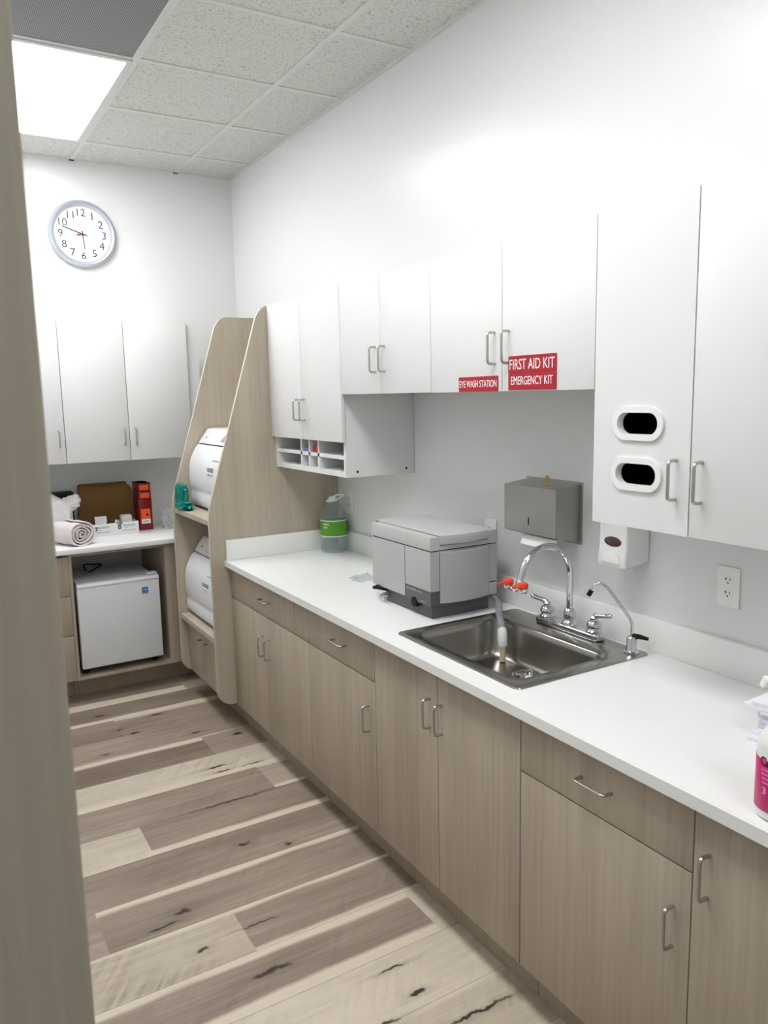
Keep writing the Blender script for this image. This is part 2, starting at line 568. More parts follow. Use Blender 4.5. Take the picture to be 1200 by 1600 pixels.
def struct(name, bm, m, parent=None, label=None):
    o = obj(name, bm, m, parent)
    o['kind'] = 'structure'
    if parent is None:
        o['label'] = label; o['category'] = name.split('_')[0]
    return o

_dg = None
def text_bm(body, width, height, depth=0.0006, bold=0.0):
    """lettering as a mesh, in its own x/y plane, fitted to width x height; centred"""
    cu = bpy.data.curves.new('lettering', 'FONT')
    cu.body = body; cu.size = 1.0; cu.extrude = 0.0; cu.offset = bold
    cu.resolution_u = 3
    o = bpy.data.objects.new('lettering', cu)
    C.objects.link(o)
    dg = bpy.context.evaluated_depsgraph_get()
    me = bpy.data.meshes.new_from_object(o.evaluated_get(dg))
    bpy.data.objects.remove(o); bpy.data.curves.remove(cu)
    t = bmesh.new(); t.from_mesh(me); bpy.data.meshes.remove(me)
    xs = [v.co.x for v in t.verts]; ys = [v.co.y for v in t.verts]
    w_, h_ = max(xs)-min(xs), max(ys)-min(ys)
    cx, cy = (max(xs)+min(xs))/2, (max(ys)+min(ys))/2
    sx = (width/w_) if width else (height/h_)
    sy = height/h_
    for v in t.verts:
        v.co = Vector(((v.co.x-cx)*sx, (v.co.y-cy)*sy, 0))
    r = bmesh.ops.extrude_face_region(t, geom=list(t.faces))
    bmesh.ops.translate(t, verts=[g for g in r['geom'] if isinstance(g, bmesh.types.BMVert)], vec=(0, 0, depth))
    bmesh.ops.recalc_face_normals(t, faces=t.faces)
    return t

def frame(o, right, upv, nrm):
    r, u, n = Vector(right), Vector(upv), Vector(nrm)
    return Matrix(((r.x, u.x, n.x, o[0]), (r.y, u.y, n.y, o[1]), (r.z, u.z, n.z, o[2]), (0, 0, 0, 1)))
def on_right(x, y, z):      # a face of the right-hand run, looking towards -x
    return frame((x, y, z), (0, -1, 0), (0, 0, 1), (-1, 0, 0))
def on_far(x, y, z):        # a face of the far wall, looking towards -y
    return frame((x, y, z), (1, 0, 0), (0, 0, 1), (0, -1, 0))

# ------------------------------------------------------------------ the room
H = 3.17
YN = -6.8          # wall behind the camera
XL = -2.9          # left side of the entry space
XP = -1.90         # face of the partition on the left of the aisle

def plank_floor():
    bm = bmesh.new()
    uvl = bm.loops.layers.uv.new('UVMap')
    col = bm.loops.layers.float_color.new('plank')
    P = 0.2350
    rows = {  # row: list of (x_end, tone, stripe_far, stripe_near)
        0: [(-.692, .22, 0, .40), (9, .50, 0, 0)],
        1: [(9, .16, 0, .23)],
        2: [(-1.17, .20, 0, 0), (9, .30, .10, 0)],
        3: [(-2.2, .6, 0, 0), (9, .30, 0, .05)],
        4: [(-.835, .06, .20, 0), (9, .36, .05, 0)],
        5: [(9, .80, 0, .22)],
        6: [(-.715, .24, 0, 0), (9, .42, .1, .16)],
        7: [(-1.319, .82, .06, .10), (9, .26, 0, .19)],
        8: [(9, .27, 0, 0)],
        9: [(-1.583, .35, 0, 0), (9, .27, .17, 0)],
        10: [(-1.181, .62, .12, 0), (9, .25, .11, .10)],
        11: [(-.632, .22, .17, .22), (9, .78, 0, 0)],
        12: [(9, .90, 0, 0)],
        13: [(-1.0, .40, 0, .1), (9, .76, .1, 0)],
        14: [(-.8, .75, 0, 0), (9, .3, .2, 0)],
    }
    y_ref = -.465
    rnd = random.Random(11)
    x_lo, x_hi = -3.0, 0.05
    for r in range(-2, 28):
        ya, yb = y_ref - r*P, y_ref - (r+1)*P
        if r in rows:
            segs = rows[r]
        else:
            cuts = sorted([rnd.uniform(-2.6, -.3), 9])
            segs = [(c, rnd.choice([.2, .3, .75, .5, .25]), rnd.choice([0, .15, 0]), rnd.choice([0, .2, 0])) for c in cuts]
        a = x_lo
        for (xe, tone, s0, s1) in segs:
            b = min(xe, x_hi)
            if b <= a: continue
            vs = [bm.verts.new(p) for p in ((a, yb, 0), (b, yb, 0), (b, ya, 0), (a, ya, 0))]
            f = bm.faces.new(vs)
            off = rnd.uniform(0, 20); seed = rnd.random()
            for lp, (u, v) in zip(f.loops, ((a, 1), (b, 1), (b, 0), (a, 0))):
                lp[uvl].uv = (u+off, v)
                lp[col] = (tone, s0, s1, seed)
            a = b
    return bm
struct('floor', plank_floor(), 'floor', label='grey-brown wood plank floor with pale sapwood stripes')
struct('wall_right', BX(0, .1, YN, .1, -.02, H+.1), 'wall', label='long white wall behind the counter and wall cabinets')
struct('wall_far', BX(XL, 0, 0, .1, -.02, H+.1), 'wall', label='white end wall with the clock')
struct('wall_left', BX(XP-.1, XP, -4.58, 0, -.02, H+.1), 'wall', label='white partition wall hidden behind the grey end panel')
struct('wall_entry', BX(XL, XP-.1, -4.62, -4.52, -.02, H+.1), 'wall', label='white wall beside the entry')
struct('wall_side', BX(XL-.1, XL, YN, .1, -.02, H+.1), 'wall', label='white side wall of the entry')
struct('wall_near', BX(XL, 0, YN-.1, YN, -.02, H+.1), 'wall', label='white wall behind the viewer')

GX = [-.372, -1.0, -1.63, -2.25]
GY = [-.377, -.99, -1.61, -2.235, -2.855, -3.475, -4.095, -4.715, -5.335, -5.955, -6.575]
bm = bmesh.new()
xs = [0.1] + GX + [XL-.1]
ys = [0.1] + GY + [YN-.1]
for i in range(len(xs)-1):
    for j in range(len(ys)-1):
        box(bm, xs[i+1], xs[i], ys[j+1], ys[j], H, H+.02)
struct('ceiling', bm, 'tile', label='suspended ceiling of speckled white acoustic tiles')
bm = bmesh.new()
for x in GX: box(bm, x-.012, x+.012, YN, -.004, H-.006, H)
for j, y in enumerate(GY):
    box(bm, XL, -.0, y-.012, y+.012, H-.005, H)
box(bm, -.022, 0, YN, 0, H-.006, H); box(bm, XL, 0, -.018, 0, H-.005, H)
struct('trim_1', bm, 'tbar', label='white metal grid bars between the ceiling tiles')
bm = bmesh.new()
for x in GX: box(bm, x-.014, x+.014, -.017, -.0005, H-.009, H-.0045)
struct('trim_2', bm, 'gap', label='dark gaps where the ceiling grid bars meet the end wall')

def ceiling_light(name, label, x0, x1, y0, y1, m):
    t = thing(name, label, 'ceiling light', ((x0+x1)/2, (y0+y1)/2, H-.012), 'flat ceiling light panels')
    bm = bmesh.new()
    f = .022
    box(bm, x0, x1, y0, y0+f, H-.012, H-.001); box(bm, x0, x1, y1-f, y1, H-.012, H-.001)
    box(bm, x0, x0+f, y0+f, y1-f, H-.012, H-.001); box(bm, x1-f, x1, y0+f, y1-f, H-.012, H-.001)
    obj('frame', bm, 'tbar', t)
    obj('diffuser', BX(x0+f, x1-f, y0+f, y1-f, H-.009, H-.003), m, t)
    return t
ceiling_light('ceiling_light', 'bright flat ceiling light panel next to the grey grille', -1.615, -1.015, -1.597, -.39, 'lamp')
ceiling_light('ceiling_light', 'bright flat ceiling light panel over the sink side of the aisle', -1.615, -1.015, -4.08, -2.87, 'lamp')
ceiling_light('ceiling_light', 'bright flat ceiling light panel at the entry behind the viewer', -1.615, -1.015, -6.56, -5.35, 'lamp_near')

t = thing('ceiling_vent', 'grey perforated return air grille beside the ceiling light', 'vent', (-1.315, -1.92, H-.01))
bm = bmesh.new()
x0, x1, y0, y1, f = -1.616, -1.014, -2.221, -1.624, .012
box(bm, x0, x1, y0, y0+f, H-.012, H-.001); box(bm, x0, x1, y1-f, y1, H-.012, H-.001)
box(bm, x0, x0+f, y0+f, y1-f, H-.012, H-.001); box(bm, x1-f, x1, y0+f, y1-f, H-.012, H-.001)
obj('frame', bm, 'tbar', t)
obj('perforated_panel', BX(x0+f, x1-f, y0+f, y1-f, H-.009, H-.002), 'grille', t)

# tall laminate end panel right beside the camera
ep = tag(obj('end_panel', BX(-2.03, -1.883, -4.63, -4.585, 0, H-.012, .006, 3), 'jamb'),
         'blurred grey wood-grain end panel along the left edge, nearest the viewer', 'panel')

# ------------------------------------------------------------------ pulls, doors, cabinets
def pull(parent, face, pos, along, L=.096, out=.030, r=.0043):
    """bent wire pull; face 'right' sticks out to -x, 'far' to -y; along 'z' or the run of the face"""
    h = L/2
    pts = fillet([(-h, 0, 0), (-h, 0, out), (h, 0, out), (h, 0, 0)], .012, 6)
    bm = tube(bmesh.new(), pts, r, 10)
    x, y, z = pos
    if face == 'right':
        m = frame(pos, (0, 0, 1), (0, 1, 0), (-1, 0, 0)) if along == 'z' else frame(pos, (0, -1, 0), (0, 0, 1), (-1, 0, 0))
    else:
        m = frame(pos, (0, 0, 1), (-1, 0, 0), (0, -1, 0)) if along == 'z' else frame(pos, (1, 0, 0), (0, 0, 1), (0, -1, 0))
    bmesh.ops.transform(bm, matrix=m, verts=bm.verts)
    bmesh.ops.recalc_face_normals(bm, faces=bm.faces)
    return obj('handle', bm, 'nickel', parent)

XF = -.634     # face of base doors
G = .0016      # half gap between fronts
def front(parent, name, y0, y1, z0, z1, m, xf=XF, th=.019):
    """door or drawer front on the right-hand run, y0 > y1"""
    return obj(name, BX(xf, xf+th, y1+G, y0-G, z0, z1, .0015, 2), m, parent)

def base_carcass(y0, y1, xb=-.003, xfr=-.613, z0=.137, z1=.883, t=.018):
    bm = bmesh.new()
    e = .0008
    box(bm, xfr, xb, y0-t, y0-e, z0, z1); box(bm, xfr, xb, y1+e, y1+t, z0, z1)
    box(bm, xfr, xb, y1+t, y0-t, z0, z0+t)
    box(bm, xb-.008, xb, y1+t, y0-t, z0+t, z1)
    box(bm, xfr, xfr+.018, y1+t, y0-t, z1-.05, z1)
    return bm

def base_cabinet(label, y0, y1, drawer, doors, dz=(.522, .622), dh=None):
    """doors: list of (y0, y1, handle_y)"""
    t = thing('base_cabinet', label, 'cabinet', (-.31, (y0+y1)/2, 0), 'base cabinets under the long counter')
    obj('carcass', base_carcass(y0, y1), 'lam', t)
    obj('toe_kick', BX(-.56, -.003, y1+.001, y0-.001, 0, .135, .001, 1), 'lam_dark', t)
    top = .867
    if drawer:
        d = front(t, 'drawer', y0, y1, .7225, top, 'lam')
        pull(d, 'right', (XF, drawer, .800), 'y')
        top = .7185
    for (a, b, hy) in doors:
        d = front(t, 'door', a, b, .140, top, 'lam')
        pull(d, 'right', (XF, hy, (dz[0]+dz[1])/2), 'z')
    return t
base_cabinet('taupe base cabinet with one drawer over two doors beside the sterilizer tower', -1.421, -2.339, -1.885, [(-1.421, -1.873, -1.838), (-1.873, -2.339, -1.912)])
base_cabinet('taupe base cabinet with a drawer over a single door left of the sink doors', -2.339, -2.885, -2.625, [(-2.339, -2.885, -2.84)])
base_cabinet('taupe sink base cabinet with two tall doors and no drawer', -2.885, -3.670, None, [(-2.885, -3.277, -3.236), (-3.277, -3.670, -3.300)], (.682, .781))
base_cabinet('taupe base cabinet with a drawer over one wide door right of the sink', -3.670, -4.220, -3.945, [(-3.670, -4.220, -4.175)])
base_cabinet('taupe base cabinet with full-height doors at the right edge of the picture', -4.220, -5.130, None, [(-4.220, -4.675, -4.258), (-4.675, -5.130, -5.09)], (.687, .785))

XU = -.378
WG = 'white wall cabinets above the long counter'
def wall_carcass(bm, y0, y1, z0, z1, xfr=-.358, t=.018, xb=-.002):
    e = .0008
    box(bm, xfr, xb, y0-t, y0-e, z0, z1); box(bm, xfr, xb, y1+e, y1+t, z0, z1)
    box(bm, xfr, xb, y1+t, y0-t, z0, z0+t); box(bm, xfr, xb, y1+t, y0-t, z1-t, z1)
    box(bm, xb-.008, xb, y1+t, y0-t, z0+t, z1-t)
    return bm
def wall_cabinet(label, y0, y1, z0, z1, mid, hz, carc=None, yd1=None):
    t = thing('wall_cabinet', label, 'cabinet', (-.18, (y0+y1)/2, z0), WG)
    if carc is None: obj('carcass', wall_carcass(bmesh.new(), y0, y1, z0+.003, z1), 'white', t)
    yd1 = yd1 or y1
    for (a, b, hy) in ((y0, mid, mid+.034), (mid, yd1, mid-.034)):
        d = front(t, 'door', a, b, z0, z1-.001, 'white', XU)
        pull(d, 'right', (XU, hy, hz), 'z')
    return t
ZT = 2.194
u1 = thing('wall_cabinet', 'white wall cabinet with open cubbyholes under its two doors', 'cabinet', (-.18, -1.8, 1.378), WG)
bm = bmesh.new()
y0, y1 = -1.421, -2.191
t_ = .018
box(bm, -.357, -.002, y0-t_, y0-.0008, 1.378, ZT); box(bm, -.357, -.002, y1, y1+t_, 1.378, ZT)
box(bm, -.357, -.002, y1+t_, y0-t_, 1.54, 1.556); box(bm, -.357, -.002, y1+t_, y0-t_, ZT-t_, ZT)
box(bm, -.010, -.002, y1+t_, y0-t_, 1.378, ZT-t_)
obj('carcass', bm, 'white', u1)
bm = bmesh.new()
box(bm, -.352, -.012, y1+t_, y0-t_, 1.378, 1.400)
box(bm, -.350, -.012, y1+t_, y0-t_, 1.456, 1.473)
for yy in (-1.720, -1.810, -1.908): box(bm, -.350, -.012, yy-.008, yy+.008, 1.400, 1.539)
obj('cubby_rack', bm, 'white', u1)
for (a, b, hy) in ((y0, -1.803, -1.769), (-1.803, -2.202, -1.837)):
    d = front(u1, 'door', a, b, 1.534, ZT-.001, 'white', XU)
    pull(d, 'right', (XU, hy, 1.672), 'z')
for xx in (-.300, -.045):
    obj('screw_cap', lathe(bmesh.new(), [(.0055, 0), (.0055, .0015), (.003, .002)], 0, 0, 12, frame((xx, y1, 1.402), (1, 0, 0), (0, 0, 1), (0, -1, 0))), 'black', u1)

wall_cabinet('white two-door wall cabinet between the cubbyhole cabinet and the sign cabinet', -2.203, -2.885, 1.740, ZT, -2.537, 1.873)
wall_cabinet('white two-door wall cabinet carrying the red signs', -2.885, -3.664, 1.739, ZT, -3.275, 1.873)
# tall cabinet with the two oval glove openings
u4 = thing('wall_cabinet', 'tall white wall cabinet with two oval glove openings in its left door', 'cabinet', (-.18, -3.98, 1.381), WG)
obj('carcass', wall_carcass(bmesh.new(), -3.664, -4.30, 1.384, ZT), 'white', u4)
a, b = -3.664-G, -3.977+G
def stad(cy, cz, w_, h_):
    return rrect(cy-w_/2, cy+w_/2, cz-h_/2, cz+h_/2, h_/2-.0005, 10)
OV = [(-3.817, 1.651), (-3.8155, 1.521)]
bm = holed(bmesh.new(), [(a, 1.381), (b, 1.381), (b, ZT-.001), (a, ZT-.001)], [stad(cy, cz, .140, .064) for cy, cz in OV], 'x', XU, XU+.019)
d = obj('door', bm, 'white', u4)
pull(d, 'right', (XU, -3.938, 1.517), 'z')
for cy, cz in OV:
    rg = holed(bmesh.new(), stad(cy, cz, .163, .086), [stad(cy, cz, .130, .055)], 'x', XU-.007, XU-.0002)
    holed(rg, stad(cy, cz, .139, .063), [stad(cy, cz, .130, .055)], 'x', XU-.0002, XU+.016)
    r_ = obj('oval_ring', rg, 'plastic', d)
    bm = BX(XU+.0195, XU+.125, cy-.078, cy+.078, cz-.040, cz+.040)
    # open towards the room
    bmesh.ops.delete(bm, geom=[f for f in bm.faces if f.normal.x < -.9], context='FACES')
    obj('opening_shade_box', bm, 'void', d)  # added black box, stands in for the unlit cabinet interior
d = front(u4, 'door', -3.977, -4.30, 1.381, ZT-.001, 'white', XU)
pull(d, 'right', (XU, -4.011, 1.516), 'z')

# ------------------------------------------------------------------ long countertop
ct = thing('countertop', 'long white countertop with backsplash and cut-out for the sink', 'countertop', (-.33, -3.3, .884))
hole = rrect(-.565, -.155, -3.575, -2.985, .03, 4)
bm = holed(bmesh.new(), [(-.664, -5.14), (-.0005, -5.14), (-.0005, -1.4205), (-.664, -1.4205)], [hole], 'z', .8845, .914)
obj('slab', bm, 'counter', ct)
obj('backsplash', BX(-.020, -.0006, -5.14, -1.4205, .9142, 1.020, .002, 2), 'counter', ct)
obj('end_splash', BX(-.655, -.0205, -1.4405, -1.4205, .9142, 1.020, .002, 2), 'counter', ct)

# ------------------------------------------------------------------ sink
sk = thing('kitchen_sink', 'stainless steel drop-in sink in the white countertop', 'sink', (-.32, -3.28, .914))
def rl(a0, a1, b0, b1, r, z, n=8): return [(x, y, z) for x, y in rrect(a0, a1, b0, b1, r, n)]
ox0, ox1, oy0, oy1 = -.588, -.046, -3.602, -2.960
bx0, bx1, by0, by1 = -.535, -.172, -3.533, -3.008
loops = [rl(ox0, ox1, oy0, oy1, .022, .9145), rl(ox0+.002, ox1-.002, oy0+.002, oy1-.002, .021, .9185), rl(ox0+.012, ox1-.012, oy0+.012, oy1-.012, .018, .9195),
         rl(bx0-.022, bx1+.022, by0-.022, by1+.022, .055, .9185), rl(bx0-.016, bx1+.016, by0-.016, by1+.016, .052, .9150),
         rl(bx0-.004, bx1+.004, by0-.004, by1+.004, .048, .9140), rl(bx0, bx1, by0, by1, .046, .9090),
         rl(bx0+.004, bx1-.004, by0+.004, by1-.004, .046, .890),
         rl(bx0+.016, bx1-.014, by0+.014, by1-.014, .05, .800), rl(bx0+.024, bx1-.020, by0+.022, by1-.022, .055, .782), rl(bx0+.045, bx1-.035, by0+.045, by1-.045, .05, .776)]
bm = loft(bmesh.new(), loops)
bmesh.ops.reverse_faces(bm, faces=bm.faces) if False else None
o = obj('basin', bm, 'steel', sk, 50)
dr = obj('drain_flange', lathe(bmesh.new(), [(.058, .7765), (.058, .780), (.050, .7815), (.042, .779), (.040, .7775)], -.236, -3.250, 32), 'chrome', sk)
bm = lathe(bmesh.new(), [(.036, .7775), (.039, .782), (.030, .779), (.016, .7795), (.012, .786), (.012, .797), (.007, .799), (.001, .799)], -.236, -3.250, 28)
obj('strainer_basket', bm, 'chrome', dr)

# ------------------------------------------------------------------ faucet with eyewash
fy = -3.283
fc = thing('faucet', 'chrome gooseneck faucet with orange-capped eyewash on the sink deck', 'faucet', (-.085, fy, .9195))
bm = bmesh.new()
prism(bm, rrect(-.113, -.057, -3.436, -3.130, .026, 6), 'z', .9197, .943, .006, 3)
obj('deck_plate', bm, 'chrome', fc)
bm = lathe(bmesh.new(), [(.030, .943), (.029, .948), (.022, .953), (.019, .960), (.021, .966), (.021, .988), (.0175, .994), (.0135, .998)], -.083, fy, 28)
obj('spout_collar', bm, 'chrome', fc)
pts = [(-.083, fy, .99), (-.083, fy, 1.06), (-.083, fy, 1.115)]
for k in range(1, 15):
    a_ = PI*k/14*0.93
    pts.append((-.083 - .110*(1-math.cos(a_)), fy, 1.115 + .112*math.sin(a_)))
pts.append((-.307, fy, 1.122))
sp = obj('spout', tube(bmesh.new(), pts, .0115, 20), 'chrome', fc)
# eyewash head, threaded on the spout end
ex, ez = -.307, 1.112
bm = lathe(bmesh.new(), [(.014, ez-.022), (.016, ez-.020), (.016, ez-.004), (.0135, ez), (.0135, ez+.013), (.011, ez+.016)], ex, fy, 24)
tube(bm, [(ex, fy, ez-.012), (ex-.016, fy+.022, ez-.014), (ex-.020, fy+.030, ez-.008)], .008, 12)
tube(bm, [(ex, fy, ez-.012), (ex-.014, fy-.024, ez-.014), (ex-.018, fy-.032, ez-.008)], .008, 12)
lathe(bm, [(.013, ez-.014), (.014, ez-.012), (.014, ez-.002), (.011, ez)], ex-.020, fy+.034, 20)
lathe(bm, [(.015, ez-.016), (.016, ez-.014), (.016, ez-.002), (.012, ez)], ex-.018, fy-.036, 20)
tube(bm, [(ex-.010, fy, ez-.010), (ex-.026, fy, ez-.012)], .007, 12)
ew = obj('eyewash_head', bm, 'chrome', sp)
for (dy, sx) in ((.034, -.020), (-.036, -.018)):
    cap = lathe(bmesh.new(), [(.0165, ez-.001), (.0175, ez+.001), (.0175, ez+.012), (.015, ez+.016), (.004, ez+.018)], ex+sx, fy+dy, 24)
    box(cap, ex+sx-.034, ex+sx-.008, fy+dy-.006+.010, fy+dy+.006+.010, ez-.001, ez+.005, .002, 2, None)
    obj('eyewash_cap', cap, 'safety', sp)
def tap(cy, dirv):
    cx = -.083
    bm = lathe(bmesh.new(), [(.027, .943), (.027, .948), (.022, .953), (.021, .958), (.025, .962), (.0255, .970), (.021, .978), (.014, .983), (.013, .987), (.014, .992), (.009, .998)], cx, cy, 28)
    base = obj('tap_body', bm, 'chrome', fc)
    d = Vector(dirv)
    p = Vector((cx, cy, .987))
    q = [p, p+Vector((0, 0, .010))+d*.006, p+d*.020+Vector((0, 0, .014)), p+d*.040+Vector((0, 0, .016)), p+d*.062+Vector((0, 0, .021)), p+d*.067+Vector((0, 0, .022))]
    obj('lever', tube(bmesh.new(), q, [.010, .010, .008, .0075, .0090, .006], 14), 'chrome', base)
tap(-3.172, (-.25, .96, .0))
tap(-3.397, (.15, -.98, .0))

# drinking water tap
fl = thing('filter_faucet', 'slim chrome drinking water faucet with black tip and lever', 'faucet', (-.088, -3.562, .9195))
cx, cy = -.090, -3.563
bm = lathe(bmesh.new(), [(.024, .9197), (.024, .923), (.018, .925), (.0165, .927), (.0165, .966), (.013, .972), (.007, .975)], cx, cy, 28)
obj('body', bm, 'chrome', fl)
d = Vector((-.62, .78, 0)).normalized()
P0 = Vector((cx, cy, .97))
path = [P0, P0+Vector((0, 0, .046)), P0+d*.013+Vector((0, 0, .067)), P0+d*.075+Vector((0, 0, .152)), P0+d*.098+Vector((0, 0, .168)), P0+d*.116+Vector((0, 0, .160)), P0+d*.126+Vector((0, 0, .140))]
sp2 = obj('spout', tube(bmesh.new(), fillet(path, .030, 6), .0048, 14), 'chrome', fl)
e1, e0 = P0+d*.1255+Vector((0, 0, .141)), P0+d*.135+Vector((0, 0, .124))
obj('spout_tip', tube(bmesh.new(), [e1, e0], .0075, 14), 'black', sp2)
bm = tube(bmesh.new(), [(cx, cy, .973), (cx+.012, cy-.018, .973), (cx+.026, cy-.043, .969)], [.009, .008, .005], 12)
obj('lever', bm, 'black', fl)

# ------------------------------------------------------------------ grey cleaning machine
mc = thing('ultrasonic_cleaner', 'grey boxy cleaning machine with lid on the counter left of the sink', 'machine', (-.25, -2.7, .914))
X0, X1, Y0, Y1 = -.411, -.104, -2.916, -2.497      # body footprint
obj('base', BX(-.386, -.122, -2.888, -2.560, .9145, 1.0, .002, 2), 'dgrey', mc)
bm = bmesh.new()
# main shell: lower on its rear part, cut away over the control strip
prism(bm, [(Y1, .975), (-2.745, .975), (-2.745, 1.024), (Y0, 1.024), (Y0, 1.171), (Y1, 1.171)], 'x', X0, X1, .003, 2)
box(bm, -.144, X1, Y0, -2.8895, .975, 1.030, .002, 2)
sh = obj('shell', bm, 'grey', mc)
obj('panel_seam', BX(-.3715, -.3695, Y0-.0006, Y0+.001, .976, 1.170), 'dgrey', sh)
obj('panel_seam', BX(-.1445, -.1425, Y0-.0006, Y0+.001, .976, 1.170), 'dgrey', sh)
obj('panel_seam', BX(X0-.0006, X0+.001, -2.7475, -2.7445, .976, 1.170), 'dgrey', sh)
cs = obj('control_strip', BX(X0+.001, -.146, Y0+.001, -2.7465, .968, 1.0232, .0015, 1), 'dgrey', mc)
bm = text_bm('BIOSONIC', .062, .0065); merge_m = on_right(X0+.001, -2.787, 1.012)
bmesh.ops.transform(bm, matrix=merge_m, verts=bm.verts)
obj('lettering', bm, 'grey_lid', cs)
bm = text_bm('UC300', .032, .006); bmesh.ops.transform(bm, matrix=on_right(X0+.001, -2.842, 1.012), verts=bm.verts)
obj('lettering', bm, 'grey', cs)
kb = lathe(bmesh.new(), [(.020, 0), (.020, .018), (.019, .026), (.0155, .0265), (.015, .0275)], 0, 0, 24, on_right(-.3875, -2.806, .9665))
box(kb, -.416, -.4015, -2.812, -2.800, .952, .981, .002, 2)
obj('knob', kb, 'black', mc)
obj('knob_mark', BX(X0+.0005, X0+.002, -2.880, -2.848, .9795, .981), 'grey_lid', cs)
# bowed front panel and lid
def bow(x0, x1, y, dep, z0, z1, n=14):
    pts = []
    for k in range(n+1):
        s = k/n
        pts.append((x0+(x1-x0)*s, y - dep*(1-(2*s-1)**2)))
    return pts + [(x1, y+.012), (x0, y+.012)]
bm = prism(bmesh.new(), bow(-.369, -.145, Y0-.002, .017, 0, 0), 'z', .976, 1.166, .0015, 1)
obj('front_panel', bm, 'grey', mc, 30)
bm = bmesh.new()
prism(bm, [(Y1, 1.175), (Y0, 1.175), (Y0, 1.224), (Y1, 1.226)], 'x', X0, X1, .003, 2)
ld = obj('lid', bm, 'grey_lid', mc)
obj('seam', BX(X0+.004, X1-.004, Y0+.004, Y1-.004, 1.171, 1.175), 'black', mc)
lp = [(-.369+.224*k/14, Y0-.001-.017*(1-(2*k/14-1)**2)) for k in range(15)]
bm = prism(bmesh.new(), lp+[(-.145, Y1+.03), (-.369, Y1+.03)], 'z', 1.194, 1.2285, .0025, 2)
bmesh.ops.translate(bm, verts=[v for v in bm.verts if v.co.z > 1.21 and v.co.y > -2.6], vec=(0, 0, .004))
lc = obj('lid_cover', bm, 'grey_lid', mc, 30)
obj('lid_seam', BX(-.3712, -.3690, Y0+.002, Y1+.03, 1.222, 1.2268), 'dgrey', ld)
obj('lid_shadow_gap', BX(-.368, -.146, Y0-.0006, Y0+.001, 1.1905, 1.1935), 'dgrey', ld)
bm = tube(bmesh.new(), [(-.387, -2.575, .962), (-.402, -2.565, .966), (-.420, -2.548, .972), (-.432, -2.535, .968)], [.008, .008, .010, .006], 12)
vl = obj('drain_lever', bm, 'black', mc)
bm = tube(bmesh.new(), [(-.386, -2.585, .945), (-.41, -2.583, .945), (-.425, -2.581, .940)], [.010, .009, .008], 14)
tube(bm, [(-.410, -2.583, .945), (-.410, -2.583, .920)], .006, 10)
obj('drain_valve', bm, 'chrome', mc)

# drain hose to the sink
hs = thing('drain_hose', 'clear drain hose with white cuff hanging from the grey machine into the sink', 'hose', (-.2, -3.08, .80))
p1 = [(-.1065, -2.895, .958), (-.125, -2.940, .960), (-.165, -3.00, .958), (-.198, -3.045, .938), (-.214, -3.078, .905), (-.2165, -3.085, .880)]
P_ = []
def smooth(pts, n=6):
    P = [Vector(p) for p in pts]; out = []
    for i in range(len(P)-1):
        a = P[max(i-1, 0)]; b = P[i]; c = P[i+1]; d = P[min(i+2, len(P)-1)]
        for k in range(n):
            s = k/n
            out.append(0.5*((2*b)+(-a+c)*s+(2*a-5*b+4*c-d)*s*s+(-a+3*b-3*c+d)*s**3))
    out.append(P[-1]); return out
obj('upper_tube', tube(bmesh.new(), smooth(p1), .0125, 16), 'hose', hs)
obj('cuff', tube(bmesh.new(), [(-.2155, -3.080, .900), (-.2165, -3.084, .893), (-.217, -3.086, .865), (-.218, -3.089, .836), (-.218, -3.0895, .832)], [.013, .0165, .0175, .017, .014], 18), 'cuff', hs)
obj('lower_tube', tube(bmesh.new(), [(-.218, -3.0895, .833), (-.221, -3.092, .779)], .0115, 16), 'hose_lower', hs)

# ------------------------------------------------------------------ things on the right wall
td = thing('towel_dispenser', 'stainless steel paper towel dispenser on the wall above the sink', 'dispenser', (-.06, -3.107, 1.21))
YA, YB = -3.243, -2.972
bm = prism(bmesh.new(), [(-.004, 1.418), (-.117, 1.405), (-.117, 1.238), (-.090, 1.228), (-.004, 1.214)], 'y', YA, YB, .003, 2)
bd = obj('housing', bm, 'steel_grey', td)
obj('back_plate', BX(-.004, -.0005, YA-.012, YB+.006, 1.205, 1.424, .001, 1), 'steel_grey', td)
obj('level_slot', BX(-.1178, -.115, -3.1095, -3.1045, 1.268, 1.294), 'black', bd)
kz = 1.4085
bm = lathe(bmesh.new(), [(.013, kz), (.013, kz+.004), (.008, kz+.005)], -.070, -3.150, 20)
kk = obj('lock', bm, 'steel_grey', bd)
bm = bmesh.new()
box(bm, -.0715, -.0685, -3.156, -3.144, kz+.004, kz+.018, .001, 1)
lathe(bm, [(.010, -.0015), (.010, .0015)], 0, 0, 20, frame((-.070, -3.150, kz+.026), (0, 1, 0), (0, 0, 1), (1, 0, 0)))
obj('key', bm, 'brass', bd)
tp = bmesh.new()
prism(tp, [(-.0885, 1.2265), (-.060, 1.2215), (-.060, 1.2205), (-.090, 1.2230), (-.1035, 1.192), (-.106, 1.192), (-.0935, 1.2265)], 'y', -3.226, -3.052)
tag(obj('paper_towel', tp, 'cloth'), 'white paper towel hanging out under the steel dispenser', 'paper towel')

